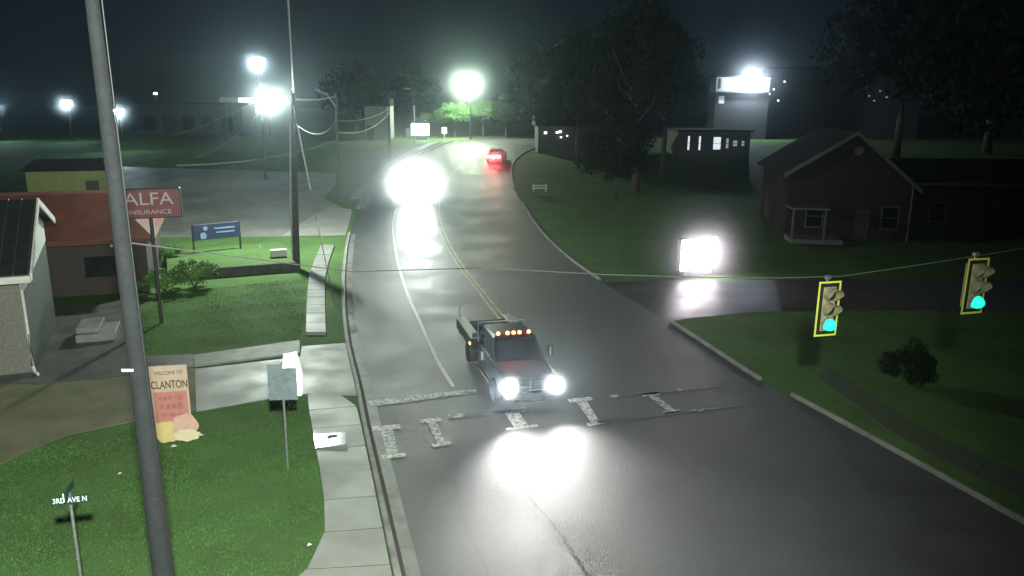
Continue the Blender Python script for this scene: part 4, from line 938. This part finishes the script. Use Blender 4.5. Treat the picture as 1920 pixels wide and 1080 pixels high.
heads(whc, [(-.62, 2.34, .62), (.62, 2.34, .62)], 18000, (.9, 1.0, .92), 76, .46)
lamp('tail_glow', (0, -2.5, .8), 900, (1, .06, .08), 'SPOT', .2, math.radians(150), (0, -1, -.1), .9, redc)

# ------------------------------------------------------------------ night sky, faint moonlight
w = bpy.data.worlds.new('World'); sc.world = w; w.use_nodes = True
nt = w.node_tree; bg = nt.nodes['Background']
sky = nt.nodes.new('ShaderNodeTexSky'); sky.sky_type = 'NISHITA'; sky.sun_disc = False
sky.sun_elevation = math.radians(35); sky.sun_rotation = math.radians(150); sky.air_density = 1.0
tn = nt.nodes.new('ShaderNodeVectorMath'); tn.operation = 'MULTIPLY'; tn.inputs[1].default_value = (.6, .85, 1.25)
nt.links.new(sky.outputs['Color'], tn.inputs[0]); nt.links.new(tn.outputs[0], bg.inputs['Color']); bg.inputs['Strength'].default_value = 0.0015
sd = bpy.data.lights.new('moon', 'SUN'); sd.energy = .01; sd.angle = math.radians(10); sd.color = (.8, .9, 1)
so = bpy.data.objects.new('moon', sd); COL.objects.link(so); so.rotation_euler = (math.radians(60), 0, math.radians(150))

# ------------------------------------------------------------------ misty air, and glow clouds added for glare
hz = bpy.data.materials.new('mist'); hz.use_nodes = True
nt = hz.node_tree; nt.nodes.remove(nt.nodes['Principled BSDF'])
pv = nt.nodes.new('ShaderNodeVolumePrincipled'); pv.inputs['Color'].default_value = (.68, .87, 1, 1); pv.inputs['Density'].default_value = .00045; pv.inputs['Anisotropy'].default_value = .92
nt.links.new(pv.outputs['Volume'], nt.nodes['Material Output'].inputs['Volume'])
def glow_cloud(loc, size, rz, dens, name='vehicle_glow'):
    m = bpy.data.materials.new('glow cloud'); m.use_nodes = True; n_ = m.node_tree; n_.nodes.remove(n_.nodes['Principled BSDF'])
    v = n_.nodes.new('ShaderNodeVolumePrincipled'); v.inputs['Color'].default_value = (1, 1, 1, 1); v.inputs['Anisotropy'].default_value = .5
    tc = n_.nodes.new('ShaderNodeTexCoord'); g_ = n_.nodes.new('ShaderNodeTexGradient'); g_.gradient_type = 'SPHERICAL'
    pw = n_.nodes.new('ShaderNodeMath'); pw.operation = 'POWER'; pw.inputs[1].default_value = 1.6 if name == 'vehicle_glow' else 2.8
    ml = n_.nodes.new('ShaderNodeMath'); ml.operation = 'MULTIPLY'; ml.inputs[1].default_value = dens
    n_.links.new(tc.outputs['Object'], g_.inputs['Vector']); n_.links.new(g_.outputs['Fac'], pw.inputs[0]); n_.links.new(pw.outputs[0], ml.inputs[0]); n_.links.new(ml.outputs[0], v.inputs['Density'])
    n_.links.new(v.outputs['Volume'], n_.nodes['Material Output'].inputs['Volume'])
    mb = MB(); pr = [(max(.001, math.sin(math.pi*k/14)), -math.cos(math.pi*k/14)) for k in range(15)]; mb.lathe(pr, n=24)
    q_ = mb.build(name, m, loc=loc); q_.scale = size; q_.rotation_euler.z = rz; q_['kind'] = 'stuff'
glow_cloud((-9.2, 70.6, h(70.9)+1.2), (11, 6, 7.5), 0, .30)  # glare of the vehicle lights, added as a scattering cloud
glow_cloud((-2.0, 90.6, h(90.6)+.8), (1.7, 1.0, 1.3), 0, .7)
for l_, r_, d_ in (((-15.22, 49.5, 10.2), 2.6, .04), ((-25.58, 79.6, 13.7), 3.2, .28), ((-6.95, 119.2, 12.9), 6.5, .05), ((-62.1, 109.6, 9.3), 3.2, .6), ((-50, 99.6, 8.4), 3.2, .6), ((-71.9, 109.6, 8.8), 2.0, .10),
                   ((38.3, 128.6, 13.8), 9.0, .06), ((10.75, 44.4, 1.5), 4.4, .45), ((-14.0, 117.4, 5.8), 3.0, .10)):
    glow_cloud(l_, (r_, r_, r_), 0, d_, 'lamp_glow')  # added clouds that give lamps and lit signs their glare
for sx_ in (-.8, .8): glow_cloud((.62-.966*sx_+.26*.2, 24.1-.26*sx_-.966*.2, .9), (.62, .5, .62), .263, 1.1)
o = MB().box((0, 252, 19), (860, 630, 41)).build('haze', hz); o['kind'] = 'stuff'

# ------------------------------------------------------------------ camera and render settings
cd = bpy.data.cameras.new('camera'); co = bpy.data.objects.new('camera', cd); COL.objects.link(co); sc.camera = co
cd.sensor_width = 36; cd.lens = F/1920*36; cd.clip_end = 3000; cd.clip_start = .1
r0 = Vector((1, 0, 0)); u0 = Vector((0, math.sin(P), math.cos(P))); f0 = Vector((0, math.cos(P), -math.sin(P)))
c, s = math.cos(ROLL), math.sin(ROLL)
xr = r0*c+u0*s; yu = -r0*s+u0*c; zb = -f0
M = Matrix((xr, yu, zb)).transposed().to_4x4(); M.translation = (0, 0, H); co.matrix_world = M
sc.render.engine = 'CYCLES'
sc.cycles.use_denoising = True
sc.cycles.max_bounces = 5; sc.cycles.volume_bounces = 0; sc.cycles.sample_clamp_indirect = 4.0
sc.cycles.use_light_tree = True
sc.view_settings.view_transform = 'Standard'; sc.view_settings.look = 'None'; sc.view_settings.exposure = 0.0; sc.view_settings.gamma = 1.0
